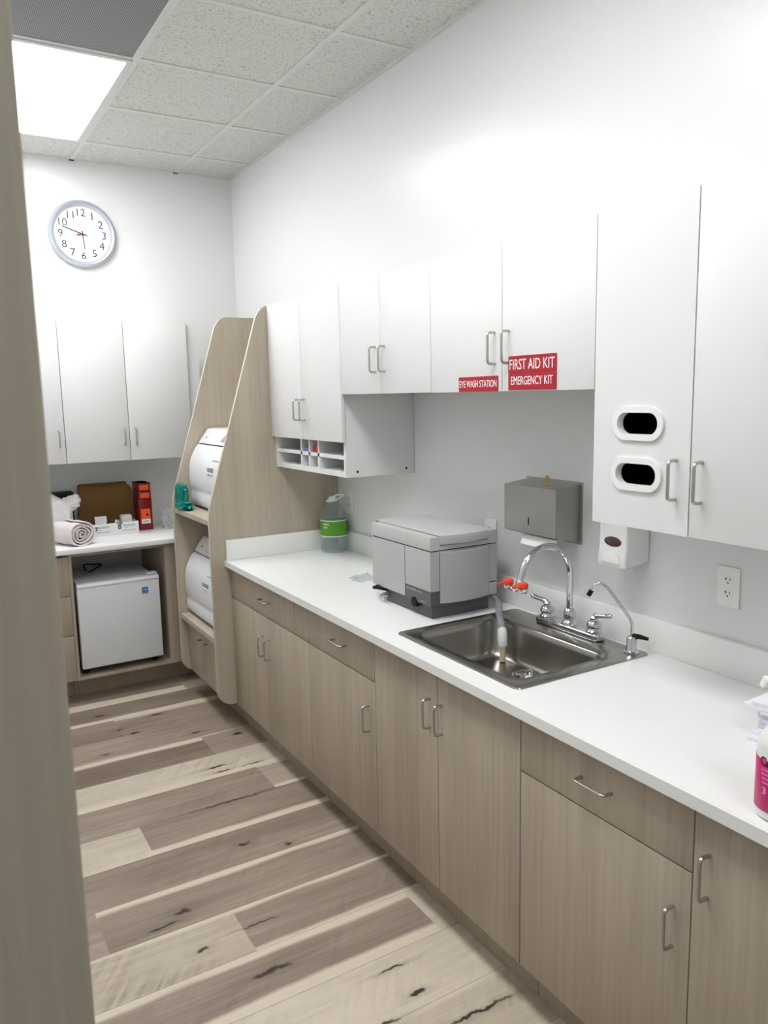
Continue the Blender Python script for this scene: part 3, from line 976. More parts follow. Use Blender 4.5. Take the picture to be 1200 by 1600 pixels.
sd = thing('soap_dispenser', 'white wall soap dispenser under the tall wall cabinet', 'dispenser', (-.06, -3.49, 1.19))
bm = prism(bmesh.new(), [(-.001, 1.196), (-.075, 1.187), (-.108, 1.186), (-.112, 1.198), (-.105, 1.25), (-.104, 1.30), (-.108, 1.37), (-.100, 1.40), (-.001, 1.40)], 'y', -3.546, -3.432, .006, 3)
bd = obj('housing', bm, 'plastic', sd)
bm = lathe(bmesh.new(), [(.001, -.004), (1, -.004), (1, 0), (.9, .002), (.001, .003)], 0, 0, 32)
for v in bm.verts: v.co = Vector((v.co.x*.036, v.co.y*.0165, v.co.z))
bmesh.ops.transform(bm, matrix=on_right(-.1045, -3.489, 1.264), verts=bm.verts)
obj('sight_window', bm, 'plum', bd)
half = [(.038*math.cos(PI*k/16), .040*math.sin(PI*k/16)) for k in range(17)]
bm = prism(bmesh.new(), half, 'z', 0, .007, .002, 2)
bmesh.ops.transform(bm, matrix=on_right(-.107, -3.489, 1.196), verts=bm.verts)
obj('push_pad', bm, 'plastic', bd)

def outlet(label, y, z0, group='wall outlets over the counter'):
    t = thing('wall_outlet', label, 'outlet', (-.003, y, z0), group)
    zc = z0+.058
    obj('cover_plate', BX(-.006, -.0005, y-.036, y+.036, zc-.059, zc+.059, .002, 2), 'plastic', t)
    for s in (1, -1):
        c = zc+s*.0195
        bm = prism(bmesh.new(), [(yy, zz) for yy, zz in rrect(y-.0165, y+.0165, c-.0145, c+.0145, .012, 6)], 'x', -.0072, -.0055, .0004, 1)
        r = obj('receptacle', bm, 'plastic', t)
        bm = bmesh.new()
        box(bm, -.0075, -.0070, y+.005, y+.0075, c-.001, c+.008); box(bm, -.0075, -.0070, y+.0075, y+.0105, c+.0025, c+.005)
        box(bm, -.0075, -.0070, y-.0075, y-.005, c, c+.007)
        lathe(bm, [(.0026, 0), (.0026, .0005)], 0, 0, 12, on_right(-.0070, y, c-.007))
        obj('slots', bm, 'ink', r)
    obj('screw', lathe(bmesh.new(), [(.0025, 0), (.002, .001)], 0, 0, 12, on_right(-.006, y, zc)), 'plastic', t)
    return t
outlet('white duplex wall outlet right of the sink under the tall cabinet', -3.832, 1.115)
outlet('white duplex wall outlet in the far corner behind the green-labelled jug', -1.560, 1.115)
outlet('white wall outlet mostly hidden behind the grey machine', -2.752, 1.115)

# signs
def sign(name, label, y0, y1, z0, z1, txt, tw, th, dz=0.0, line=None):
    t = thing(name, label, 'sign', (XU-.001, (y0+y1)/2, z0), 'red safety signs on the wall cabinet')
    p = obj('plate', BX(XU-.0035, XU-.0002, y1, y0, z0, z1, .0004, 1), 'red_sign', t)
    bm = text_bm(txt, tw, th, .0004)
    bmesh.ops.transform(bm, matrix=on_right(XU-.0035, (y0+y1)/2, (z0+z1)/2+dz), verts=bm.verts)
    obj('lettering', bm, 'sign_white', t)
sign('first_aid_sign', 'red sign reading FIRST AID KIT, upper of the pair', -3.310, -3.519, 1.7935, 1.8440, 'FIRST AID KIT', .196, .031)
sign('emergency_sign', 'red sign reading EMERGENCY KIT, under the first aid sign', -3.310, -3.519, 1.7420, 1.7928, 'EMERGENCY KIT', .182, .025, .003)
sign('eyewash_sign', 'small red sign reading EYE WASH STATION', -3.055, -3.259, 1.7395, 1.7880, 'EYE WASH STATION', .194, .022, .001)

# ------------------------------------------------------------------ sterilizer tower
tw = thing('sterilizer_tower', 'tall greige cabinet tower with sloping sides holding two sterilizers', 'cabinet', (-.37, -1.09, 0))
def tower_profile(dx=0.0):
    pts = [(-.003, .0), (-.56, .0), (-.56, .145), (-.655, .145)]
    for k in range(1, 9):        # rounded toe
        a_ = PI/2*k/8
        pts.append((-.655-.078*math.sin(a_), .223-.078*math.cos(a_)))
    pts += [(-.733, 1.10), (-.731, 1.16), (-.724, 1.195), (-.716, 1.222)]
    pts += [(-.4460, 2.105), (-.437, 2.132), (-.420, 2.160), (-.402, 2.180), (-.380, 2.191), (-.36, 2.193), (-.003, 2.193)]
    return pts
for (a_, b_) in ((-1.4195, -1.4005), (-.7895, -.7705)):
    sp_ = obj('side_panel', prism(bmesh.new(), tower_profile(), 'y', a_, b_), 'lam_tower', tw, 30)
    bm = bmesh.new()
    P = tower_profile()[3:-2]
    for p, q in zip(P, P[1:]):
        v = [bm.verts.new((p[0]-.0006, yy, p[1])) for yy in (a_+.0005, b_-.0005)] + [bm.verts.new((q[0]-.0006, yy, q[1])) for yy in (b_-.0005, a_+.0005)]
        bm.faces.new(v)
    r = bmesh.ops.extrude_face_region(bm, geom=list(bm.faces))
    bmesh.ops.translate(bm, verts=[g for g in r['geom'] if isinstance(g, bmesh.types.BMVert)], vec=(.0004, 0, 0))
    bmesh.ops.recalc_face_normals(bm, faces=bm.faces)
    obj('edge_band', bm, 'edge', sp_)
obj('shelf', BX(-.728, -.004, -1.400, -.790, 1.095, 1.122, .001, 1), 'lam_tower', tw)
obj('shelf', BX(-.728, -.004, -1.400, -.790, .474, .502, .001, 1), 'lam_tower', tw)
obj('back_panel', BX(-.012, -.003, -1.400, -.790, .135, 2.19), 'lam_tower', tw)
obj('toe_kick', BX(-.56, -.545, -1.400, -.790, 0, .135), 'lam_dark', tw)
obj('bottom', BX(-.66, -.013, -1.400, -.790, .150, .166), 'lam_tower', tw)
d = obj('drawer', BX(-.684, -.664, -1.398, -.792, .152, .470, .0015, 2), 'lam_tower', tw)
pull(d, 'right', (-.684, -1.075, .395), 'y')

def sterilizer(label, xs_, zs_):
    """white bench sterilizer; front profile bows towards the aisle"""
    t = thing('sterilizer', label, 'sterilizer', (xs_+.25, -1.09, zs_), 'white sterilizers in the tower')
    ya, yb = -1.375, -.797
    door = [(.045, .355), (.022, .325), (-.002, .275), (-.012, .225), (-.0145, .170), (-.012, .125), (-.007, .098), (-.009, .075), (-.011, .050), (-.006, .024), (.012, .010), (.10, .010), (.10, .355)]
    bm = prism(bmesh.new(), [(xs_+x, zs_+z) for x, z in smooth2(door)], 'y', ya, yb, .008, 3)
    dd = obj('door', bm, 'steril', t, 35)
    hood = [(.050, .362), (.055, .372), (.106, .440), (.14, .444), (.52, .444), (.52, .362)]
    obj('hood', prism(bmesh.new(), [(xs_+x, zs_+z) for x, z in hood], 'y', ya+.003, yb-.003, .006, 3), 'steril', t, 35)
    obj('body', BX(xs_+.101, xs_+.52, ya+.004, yb-.004, zs_+.012, zs_+.361, .004, 2), 'steril', t)
    obj('seam', BX(xs_+.055, xs_+.105, ya+.006, yb-.006, zs_+.354, zs_+.363), 'gap', t)
    for yy in (ya+.05, yb-.05):
        for xx in (.11, .45):
            obj('foot', BX(xs_+xx, xs_+xx+.03, yy-.015, yy+.015, zs_, zs_+.012), 'black', t)
    # handle recess and its lip
    bm = BX(xs_-.0165, xs_-.006, -1.215, -1.130, zs_+.222, zs_+.246, .001, 1)
    obj('handle_recess', bm, 'panelgrey', dd)
    obj('handle_lip', BX(xs_-.0195, xs_-.008, -1.220, -1.125, zs_+.211, zs_+.222, .002, 2), 'steril', dd)
    obj('door_line', BX(xs_-.0015, xs_+.004, -1.290, -1.180, zs_+.285, zs_+.2875), 'panelgrey', dd)
    # display on the sloping hood
    n = Vector((-.068, 0, .051)).normalized(); u = Vector((.051, 0, .068)).normalized()
    m = frame((xs_+.0805, -1.09, zs_+.406), (0, -1, 0), tuple(u), tuple(n))
    bm = prism(bmesh.new(), [(.055, -.034), (.23, -.034), (.23, .034), (.085, .034)], 'z', 0, .002, 0)
    bmesh.ops.transform(bm, matrix=m, verts=bm.verts)
    ds = obj('display_panel', bm, 'panelgrey', t)
    bm = prism(bmesh.new(), rrect(.105, .16, -.012, .022, .004, 3), 'z', .002, .003)
    bmesh.ops.transform(bm, matrix=m, verts=bm.verts); obj('screen', bm, 'dgrey', ds)
    bm = text_bm('M11', .026, .010); bmesh.ops.transform(bm, matrix=m @ Matrix.Translation((-.205, -.015, .0003)), verts=bm.verts)
    obj('lettering', bm, 'dgrey', t)
    return t
def smooth2(poly):
    pts = [(x, 0, z) for x, z in poly[:-2]]
    return [(p.x, p.z) for p in smooth(pts, 4)] + list(poly[-2:])
sterilizer('white bow-fronted sterilizer on the upper tower shelf behind the teal bag', -.619, 1.1225)
sterilizer('white bow-fronted sterilizer on the lower tower shelf above the drawer', -.679, .5025)

# teal pouch
bm = blob(bmesh.new(), (-.702, -.895, 1.148), (.032, .088, .026), 3, .30, 14, 5, .8, None, .7)
blob(bm, (-.704, -.872, 1.205), (.024, .066, .062), 5, .20, 16, 5, 0, None, .55)
bmesh.ops.translate(bm, verts=bm.verts, vec=(0, 0, 1.1225-min(v.co.z for v in bm.verts)))
for v in bm.verts: v.co.x = min(v.co.x, -.651) if v.co.z > 1.0 else v.co.x; v.co.y = min(v.co.y, -.7925)
tag(obj('teal_bag', bm, 'teal', None, 20), 'crumpled teal plastic bag at the front of the upper tower shelf', 'bag')

# ------------------------------------------------------------------ far wall: wall cabinets, base run, counter
YU = -.375
FG = 'white wall cabinets on the end wall'
def far_wall_cabinet(label, x0, x1, doors):
    t = thing('wall_cabinet', label, 'cabinet', ((x0+x1)/2, -.18, 1.376), FG)
    bm = bmesh.new(); k = .018
    box(bm, x0+.0008, x0+k, -.355, -.002, 1.378, 2.199); box(bm, x1-k, x1-.0008, -.355, -.002, 1.378, 2.199)
    box(bm, x0+k, x1-k, -.355, -.002, 1.378, 1.396); box(bm, x0+k, x1-k, -.355, -.002, 2.181, 2.199); box(bm, x0+k, x1-k, -.010, -.002, 1.396, 2.181)
    obj('carcass', bm, 'white', t)
    for a_, b_, hx in doors:
        d_ = obj('door', BX(a_+G, b_-G, YU, YU+.019, 1.376, 2.198, .0015, 2), 'white', t)
        pull(d_, 'far', (hx, YU, 1.520), 'z')
    return t
far_wall_cabinet('white single-door wall cabinet at the left end of the end wall, beside the grey panel', -1.68, -1.217, [(-1.68, -1.217, -1.250)])
fw_ = far_wall_cabinet('white two-door wall cabinet on the end wall under the clock', -1.217, -.475, [(-1.217, -.853, -.884), (-.853, -.475, -.819)])
obj('filler_strip', BX(-.474, -.395, -.350, -.335, 1.378, 2.199), 'white', fw_)

FB = 'base cabinets under the end counter'
def far_panel_box(bm, x0, x1, k=.018):
    box(bm, x0+.0008, x0+k, -.555, -.003, .137, .882); box(bm, x1-k, x1-.0008, -.555, -.003, .137, .882)
    box(bm, x0+k, x1-k, -.555, -.003, .137, .137+k)
    return bm
t = thing('base_cabinet', 'taupe drawer base cabinet left of the fridge', 'cabinet', (-1.5, -.3, 0), FB)
bm = far_panel_box(bmesh.new(), -1.72, -1.286)
obj('carcass', bm, 'lam', t)
obj('toe_kick', BX(-1.72, -1.286, -.42, -.003, 0, .135), 'lam_dark', t)
for z0_, z1_ in ((.641, .868), (.410, .638), (.140, .407)):
    d_ = obj('drawer', BX(-1.718, -1.286, -.577, -.557, z0_, z1_, .0015, 2), 'lam', t)
    pull(d_, 'far', (-1.50, -.577, (z0_+z1_)/2+.05), 'x')

t = thing('fridge_niche_cabinet', 'open taupe base cabinet framing the small fridge', 'cabinet', (-1.0, -.3, 0), FB)
bm = bmesh.new()
box(bm, -1.285, -1.268, -.577, -.003, .137, .882); box(bm, -.744, -.726, -.560, -.003, .137, .882)
box(bm, -1.268, -.744, -.577, -.003, .1375, .1535)
box(bm, -1.268, -.744, -.577, -.559, .864, .882)
obj('carcass', bm, 'lam', t)
obj('stile', BX(-.744, -.560, -.577, -.561, .137, .882, .001, 1), 'lam', t)
obj('toe_kick', BX(-1.285, -.56, -.43, -.415, 0, .136), 'lam_dark', t)
obj('bottom_rail', BX(-.726, -.56, -.560, -.545, .137, .1535), 'lam', t)

fc2 = thing('countertop', 'short white countertop on the end wall above the fridge', 'countertop', (-1.0, -.31, .884))
obj('slab', BX(-1.72, -.003, -.612, -.002, .8845, .914, .002, 2), 'counter', fc2)

# small fridge
fr = thing('mini_fridge', 'small white cube fridge in the open base cabinet', 'fridge', (-1.02, -.33, .18))
obj('cabinet_body', BX(-1.240, -.796, -.520, -.075, .206, .690, .006, 3), 'fridge', fr)
dd = obj('door', BX(-1.252, -.784, -.577, -.528, .196, .690, .008, 3), 'fridge', fr)
bm = prism(bmesh.new(), [(-.577, .672), (-.580, .682), (-.572, .697), (-.545, .702), (-.528, .700), (-.528, .690), (-.570, .684)], 'x', -1.250, -.786, .002, 2)
obj('top_lip', bm, 'fridge', dd)
obj('gasket', BX(-1.243, -.792, -.528, -.520, .205, .684), 'black', fr)  # coloured black to carry the shade in the gap round the door
obj('hinge_cover', BX(-.850, -.790, -.560, -.500, .7025, .712, .004, 2), 'fridge', fr)
for xx in (-1.22, -.82):
    for yy in (-.49, -.12):
        obj('foot', lathe(bmesh.new(), [(.018, .1540), (.018, .196)], xx, yy, 16), 'black', fr)
st = obj('sticker', BX(-.890, -.853, -.5782, -.5771, .596, .634), 'sky', dd)
bm = text_bm('energy', .026, .010, .0003); bmesh.ops.transform(bm, matrix=on_far(-.8715, -.5782, .618), verts=bm.verts)
obj('lettering', bm, 'sign_white', st)
bm = text_bm('ENERGY STAR', .028, .004, .0003); bmesh.ops.transform(bm, matrix=on_far(-.8715, -.5782, .603), verts=bm.verts)
obj('lettering', bm, 'sign_white', st)
bm = text_bm('SANYO', .040, .006, .0005); bmesh.ops.transform(bm, matrix=on_far(-.868, -.5771, .645), verts=bm.verts)
bm.free()
bm = tube(bmesh.new(), smooth([(-1.135, -.22, .6995), (-1.140, -.22, .712), (-1.145, -.23, .742), (-1.10, -.22, .738), (-1.040, -.20, .728), (-1.075, -.21, .708), (-1.12, -.24, .6955)], 8), .0045, 10)
tag(obj('power_cord', bm, 'black'), 'black power cord looped on top of the small fridge', 'cord')

# clock
ck = thing('wall_clock', 'round silver-rimmed wall clock with white dial and black numerals', 'clock', (-.970, -.001, 2.737))
cX, cZ, R0 = -.970, 2.737, .197
mt = on_far(cX, -.0008, cZ)
bm = lathe(bmesh.new(), [(R0-.012, 0), (R0, .004), (R0+.001, .020), (R0-.006, .036), (R0-.016, .042), (R0-.026, .038), (R0-.033, .026), (R0-.034, .016)], 0, 0, 64, mt, False)
obj('rim', bm, 'silver_rim', ck)
bm = lathe(bmesh.new(), [(R0-.012, .001), (R0-.010, .014), (R0-.034, .0165)], 0, 0, 64, mt)
dl = obj('dial', bm, 'dial', ck)
for n_ in range(1, 13):
    a_ = PI/2 - 2*PI*n_/12
    bm = text_bm(str(n_), None, .044, .0005)
    bmesh.ops.transform(bm, matrix=mt @ Matrix.Translation((.126*math.cos(a_), .126*math.sin(a_), .0166)), verts=bm.verts)
    obj('numeral', bm, 'ink', dl)
    bm = lathe(bmesh.new(), [(.0022, .0166), (.0022, .0172)], .078*math.cos(a_), .078*math.sin(a_), 10, mt)
    obj('hour_dot', bm, 'ink', dl)
def hand(name, ang, L_, back, wd, z, m):
    bm = prism(bmesh.new(), [(-wd/2, -back), (wd/2, -back), (wd*.38, L_), (-wd*.38, L_)], 'z', z, z+.001)
    bmesh.ops.transform(bm, matrix=mt @ Matrix.Rotation(-ang, 4, 'Z'), verts=bm.verts)
    return obj(name, bm, m, ck)
hand('hour_hand', math.radians(174.5), .088, .020, .0062, .0180, 'ink')
hand('minute_hand', math.radians(289), .122, .026, .0062, .0195, 'ink')
sh_ = hand('second_hand', math.radians(79), .090, .034, .0016, .0210, 'panelgrey')
bm = prism(bmesh.new(), rrect(-.004, .004, -.036, -.010, .002, 3), 'z', .0222, .0228)
bmesh.ops.transform(bm, matrix=mt @ Matrix.Rotation(-math.radians(79), 4, 'Z'), verts=bm.verts)
obj('counterweight', bm, 'redwrap', sh_)
obj('hub', lathe(bmesh.new(), [(.005, .0170), (.005, .0235), (.003, .0240)], 0, 0, 16, mt), 'ink', ck)

# ------------------------------------------------------------------ things on the end counter
ZC = .9142
# rolled linen towel: a spiral sheet
def roll(cx, cz, r0, length, turns, th, seed):
    rnd = random.Random(seed)
    ph = [rnd.uniform(0, 6) for _ in range(4)]
    bm = bmesh.new()
    n = 150
    outer, inner = [], []
    for k in range(n+1):
        s = k/n
        a_ = 2*PI*turns*s
        rr = .012 + (r0-.012)*s
        wob = 1 + .10*math.sin(3*a_+ph[0])*(1-s*.7) + .05*math.sin(5*a_*.73+ph[1])*(1-s*.5)
        x, z = rr*wob*math.cos(a_)*1.08, rr*wob*math.sin(a_)*.92
        q = (rr*wob-th)
        outer.append((x, z)); inner.append((q*math.cos(a_)*1.08, q*math.sin(a_)*.92))
    L_ = 14
    V = []
    for j in range(L_+1):
        y = -length/2 + length*j/L_
        row = []
        off = .010*math.sin(j*1.3+ph[2])*(1 if 0 < j < L_ else .3)
        for i, (o_, i_) in enumerate(zip(outer, inner)):
            dy = .006*math.sin(i*.21+ph[3]) if j in (0, L_) else 0
            sc = 1 + .03*math.sin(j*.9+i*.15)
            row.append((bm.verts.new((o_[0]*sc, y+dy, o_[1]*sc)), bm.verts.new((i_[0]*sc, y+dy, i_[1]*sc))))
        V.append(row)
    for j in range(L_):
        for i in range(n):
            bm.faces.new((V[j][i][0], V[j][i+1][0], V[j+1][i+1][0], V[j+1][i][0]))
            bm.faces.new((V[j][i][1], V[j+1][i][1], V[j+1][i+1][1], V[j][i+1][1]))
        bm.faces.new((V[j][n][0], V[j][n][1], V[j+1][n][1], V[j+1][n][0]))
    for j in (0, L_):
        for i in range(n):
            bm.faces.new((V[j][i][0], V[j][i][1], V[j][i+1][1], V[j][i+1][0]))
    bmesh.ops.recalc_face_normals(bm, faces=bm.faces)
    return bm
bm = roll(0, 0, .082, .20, 4.2, .0085, 4)
bmesh.ops.transform(bm, matrix=Matrix.Translation((-1.235, -.445, 0)) @ Matrix.Rotation(math.radians(26), 4, 'Z'), verts=bm.verts)
bmesh.ops.translate(bm, verts=bm.verts, vec=(0, 0, ZC-min(v.co.z for v in bm.verts)))
tag(obj('rolled_towel', bm, 'linen', None, 60), 'rolled-up pale linen towel at the front left of the end counter', 'towel')

# white cloth bundle behind it
bm = blob(bmesh.new(), (-1.335, -.225, 1.05), (.145, .066, .136), 8, .16, 9, 5, .96)
for sgn in (0,):
    blob(bm, (-1.190, -.225, 1.135), (.048, .022, .040), 12, .35, 12, 4)
    blob(bm, (-1.162, -.225, 1.160), (.020, .014, .026), 14, .3, 12, 3)
bmesh.ops.translate(bm, verts=bm.verts, vec=(0, 0, ZC-min(v.co.z for v in bm.verts)))
tag(obj('cloth_bundle', bm, 'cloth', None, 60), 'knotted white cloth bundle behind the rolled towel', 'bag')

bb = thing('black_case', 'black plastic case standing behind the white bundle', 'case', (-1.3, -.08, ZC))
obj('body', BX(-1.52, -1.158, -.110, -.012, ZC, 1.150, .006, 2), 'black', bb)
obj('lid', BX(-1.525, -1.153, -.114, -.010, 1.1505, 1.182, .006, 2), 'black', bb)

# open carton
cb = thing('carton', 'open white shipping carton with raised brown lid on the end counter', 'box', (-.95, -.18, ZC))
x0, x1, y0, y1 = -1.085, -.812, -.275, -.085
bm = bmesh.new(); k = .004
notch = [(x0, ZC), (x1, ZC), (x1, .988), (-.905, .988)] + [(-.925+.020*math.cos(PI*q/8), .988-.016*math.sin(PI*q/8)) for q in range(1, 8)] + [(-.945, .988), (x0, .988)]
prism(bm, notch, 'y', y0, y0+k)
box(bm, x0, x0+k, y0+k, y1, ZC, .985); box(bm, x1-k, x1, y0+k, y1, ZC, .985); box(bm, x0+k, x1-k, y0+k, y1, ZC, ZC+k)
tray = obj('tray', bm, 'box_white', cb)
bm = bmesh.new()
lid_ = rrect(-1.128, -.826, .93, 1.222, .020, 5)
prism(bm, lid_, 'y', y1+.001, y1+.005)
obj('lid', bm, 'card', cb)
bm = prism(bmesh.new(), [(y1-.002, .985), (y1-.002, 1.205), (y1-.035, 1.18), (y1-.05, 1.0)], 'x', -.826, -.822)
bmesh.ops.rotate(bm, verts=bm.verts, cent=(-.826, y1, 1.1), matrix=Matrix.Rotation(math.radians(28), 3, 'Z'))
obj('side_flap', bm, 'card', cb)
obj('top_flap', BX(-1.115, -.830, y1-.022, y1+.001, 1.214, 1.218, .0015, 1), 'card', cb)
for xc in (-1.025, -.868):
    bm = text_bm('BRASSELER', .072, .011, .0003); bmesh.ops.transform(bm, matrix=on_far(xc, y0, .967), verts=bm.verts); obj('lettering', bm, 'ink', tray)
    bm = text_bm('USA', .024, .0045, .0003); bmesh.ops.transform(bm, matrix=on_far(xc-.022, y0, .953), verts=bm.verts); obj('lettering', bm, 'ink', tray)
    bm = text_bm('TO ORDER CALL 800-841-4522', .088, .0065, .0003); bmesh.ops.transform(bm, matrix=on_far(xc-.004, y0, .937), verts=bm.verts); obj('lettering', bm, 'ink', tray)
for xc in (-.928, -1.082+.012):
    bm = BX(xc-.0095, xc+.0095, y0-.0004, y0+.0002, .948, .972)
    lg = obj('logo', bm, 'blue', tray)
    bm = bmesh.new(); box(bm, xc-.002, xc+.002, y0-.0008, y0-.0004, .954, .966); box(bm, xc-.0055, xc+.0055, y0-.0008, y0-.0004, .958, .962)
    obj('logo_cross', bm, 'box_white', lg)
# contents
def tilt(bm, c, rx=0, rz=0, ry=0):
    m = Matrix.Translation(c) @ Matrix.Rotation(math.radians(rz), 4, 'Z') @ Matrix.Rotation(math.radians(ry), 4, 'Y') @ Matrix.Rotation(math.radians(rx), 4, 'X') @ Matrix.Translation([-v for v in c])
    bmesh.ops.transform(bm, matrix=m, verts=bm.verts); return bm
tag(obj('small_box', BX(-.900, -.840, -.225, -.165, .920, 1.022, .001, 1), 'box_white'), 'small white carton inside the open shipping carton', 'box')
tag(obj('leaflet', tilt(BX(-1.055, -.985, -.222, -.220, .922, 1.030, 0), (-1.02, -.221, .922), -20), 'paper'), 'white printed leaflet leaning in the open carton', 'leaflet')
tag(obj('foil_packet', tilt(BX(-.955, -.905, -.225, -.212, .925, .999, .004, 2), (-.93, -.22, .925), -8, 0, 12), 'silverfoil'), 'grey foil packet in the notch of the open carton', 'packet')
tag(obj('pen', tube(bmesh.new(), [(-1.01, -.250, .925), (-.985, -.225, .998)], .005, 10), 'ink'), 'dark pen standing in the open carton in front of the leaflet', 'pen')
# sharps containers, nested in a stack
def sharps(label, z0, z1, grow, big):
    t = thing('sharps_container', label, 'sharps container', (-.747, -.13, z0), 'stacked red sharps containers')
    a0, a1 = -.785-grow, -.709+grow
    obj('body', BX(a0, a1, -.205-grow, -.055, z0, z1, .003, 2), 'sharps', t)
    obj('rim', BX(a0-.002, a1+.002, -.208-grow, -.053, z1-.007, z1, .002, 2), 'sharps', t)
    lz0, lz1 = (z0+.070, z0+.135) if big else (z0+.006, z1-.012)
    lb = obj('warning_label', BX(-.776, -.720, -.2058-grow, -.2050-grow, lz0, lz1), 'orange', t)
    if big:
        bm = lathe(bmesh.new(), [(.006, 0), (.006, .0004), (.0035, .0004), (.0035, 0)], -.738, 0, 16, frame((0, -.2058-grow, lz0+.028), (1, 0, 0), (0, 0, 1), (0, -1, 0)))
        for q in range(3):
            a_ = PI/2+q*2*PI/3
            lathe(bm, [(.0045, 0), (.0045, .0004), (.003, .0004), (.003, 0)], -.738+.006*math.cos(a_), .006*math.sin(a_), 12, frame((0, -.2058-grow, lz0+.028), (1, 0, 0), (0, 0, 1), (0, -1, 0)))
        obj('hazard_symbol', bm, 'ink', lb)
        wl = obj('white_label', BX(-.776, -.720, -.2058-grow, -.2050-grow, lz0-.028, lz0), 'box_white', t)
        bm = text_bm('SHARPS', .042, .010, .0003); bmesh.ops.transform(bm, matrix=on_far(-.748, -.2058-grow, lz0-.014), verts=bm.verts); obj('lettering', bm, 'ink', wl)
sharps('red sharps container with white strip label, bottom of the stack of three', ZC, 1.112, .003, True)
sharps('red sharps container in the middle of the stack of three', 1.1122, 1.163, .0015, False)
sharps('red sharps container on top of the stack of three', 1.1632, 1.214, 0, False)

# crinkled clear bags behind the tower
bm = blob(bmesh.new(), (-.565, -.205, .975), (.080, .060, .066), 21, .22, 16, 5, .9, None, .6)
bmesh.ops.translate(bm, verts=bm.verts, vec=(0, 0, ZC-min(v.co.z for v in bm.verts)))
tag(obj('clear_bag', bm, 'wrap', None, 15), 'crinkled clear plastic bag on the end counter beside the tower', 'bag')

# ------------------------------------------------------------------ things on the long counter
jx, jy = -.092, -1.535
jg = thing('water_jug', 'clear plastic jug with green label and white cap in the counter corner', 'jug', (jx, jy, .9142))
prof = [(.001, .9145), (.058, .9145), (.068, .920), (.0705, .930), (.0695, .945), (.0705, .960), (.0695, .975), (.0705, .992), (.0690, 1.000), (.0690, 1.085), (.0705, 1.095), (.069, 1.110), (.060, 1.138), (.044, 1.162), (.028, 1.178), (.019, 1.184), (.018, 1.194)]
obj('bottle', lathe(bmesh.new(), prof, jx, jy, 40, None, False), 'water', jg, 30)
prof = [(.0698, 1.003), (.0704, 1.004), (.0704, 1.086), (.0698, 1.087)]
lb = obj('label', lathe(bmesh.new(), prof, jx, jy, 40, None, False), 'green', jg)
bm = lathe(bmesh.new(), [(.0706, 1.084), (.0710, 1.085), (.0710, 1.088), (.0706, 1.089)], jx, jy, 40, None, False)
lathe(bm, [(.0706, 1.001), (.0710, 1.002), (.0710, 1.005), (.0706, 1.006)], jx, jy, 40, None, False)
obj('label_border', bm, 'sign_white', lb)
def wrap_text(bm, cx, cy, r, ang, z):
    """bend flat lettering around an upright cylinder; ang = direction of its middle"""
    for v in bm.verts:
        x, y, d_ = v.co
        a_ = ang + x/r
        v.co = Vector((cx+(r+d_)*math.cos(a_), cy+(r+d_)*math.sin(a_), z+y))
    bmesh.ops.recalc_face_normals(bm, faces=bm.faces)
    return bm
va = math.atan2(CAM.y-jy, CAM.x-jx)
bm = wrap_text(text_bm('distilled', .036, .012, .0003), jx, jy, .0705, va-.60, 1.070)
obj('lettering', bm, 'sign_white', lb)
bm = wrap_text(text_bm('water', .026, .010, .0003), jx, jy, .0705, va-.66, 1.052)
obj('lettering', bm, 'sign_white', lb)
bm = lathe(bmesh.new(), [(.020, 1.184), (.023, 1.186), (.023, 1.206), (.021, 1.209), (.002, 1.209)], jx, jy, 24)
obj('cap', bm, 'plastic', jg)
bm = tube(bmesh.new(), smooth([(jx-.034, jy+.010, 1.184), (jx-.022, jy-.004, 1.197), (jx+.005, jy-.025, 1.216), (jx+.022, jy-.045, 1.222), (jx+.036, jy-.060, 1.221)], 5), .0045, 10)
tube(bm, smooth([(jx+.036, jy-.060, 1.221), (jx+.020, jy-.050, 1.208), (jx+.004, jy-.030, 1.194), (jx-.016, jy-.016, 1.184), (jx-.034, jy+.010, 1.184)], 5), .0035, 10)
obj('carry_strap', bm, 'plastic', jg)

# scrap of clear film on the counter
bm = bmesh.new()
from mathutils import noise as mn
g_ = [[bm.verts.new((-.345+.13*i/10, -2.12-.13*j/10+.04*i/10, .9146+.016*max(0, mn.noise(Vector((i*.45, j*.55, 3.3)))))) for j in range(11)] for i in range(11)]
for i in range(10):
    for j in range(10):
        if (i-5)**2+(j-5)**2 < 26: bm.faces.new((g_[i][j], g_[i+1][j], g_[i+1][j+1], g_[i][j+1]))
bmesh.ops.delete(bm, geom=[v for v in bm.verts if not v.link_faces], context='VERTS')
r = bmesh.ops.extrude_face_region(bm, geom=list(bm.faces))
bmesh.ops.translate(bm, verts=[q for q in r['geom'] if isinstance(q, bmesh.types.BMVert)], vec=(0, 0, .0006))
tag(obj('plastic_film', bm, 'film', None, 10), 'scrap of crumpled clear film lying on the counter left of the grey machine', 'wrapper')

# items in the cubbyholes
tag(obj('red_packet', tilt(BX(-.345, -.20, -1.884, -1.834, 1.4735, 1.502, .008, 3), (-.27, -1.86, 1.4735)), 'redwrap'), 'red wrapped packet in the upper cubbyhole', 'packet')
tag(obj('blue_packet', BX(-.345, -.19, -1.795, -1.735, 1.4735, 1.492, .003, 2), 'bluewrap'), 'blue and white packet in the upper cubbyhole left of the red one', 'packet')

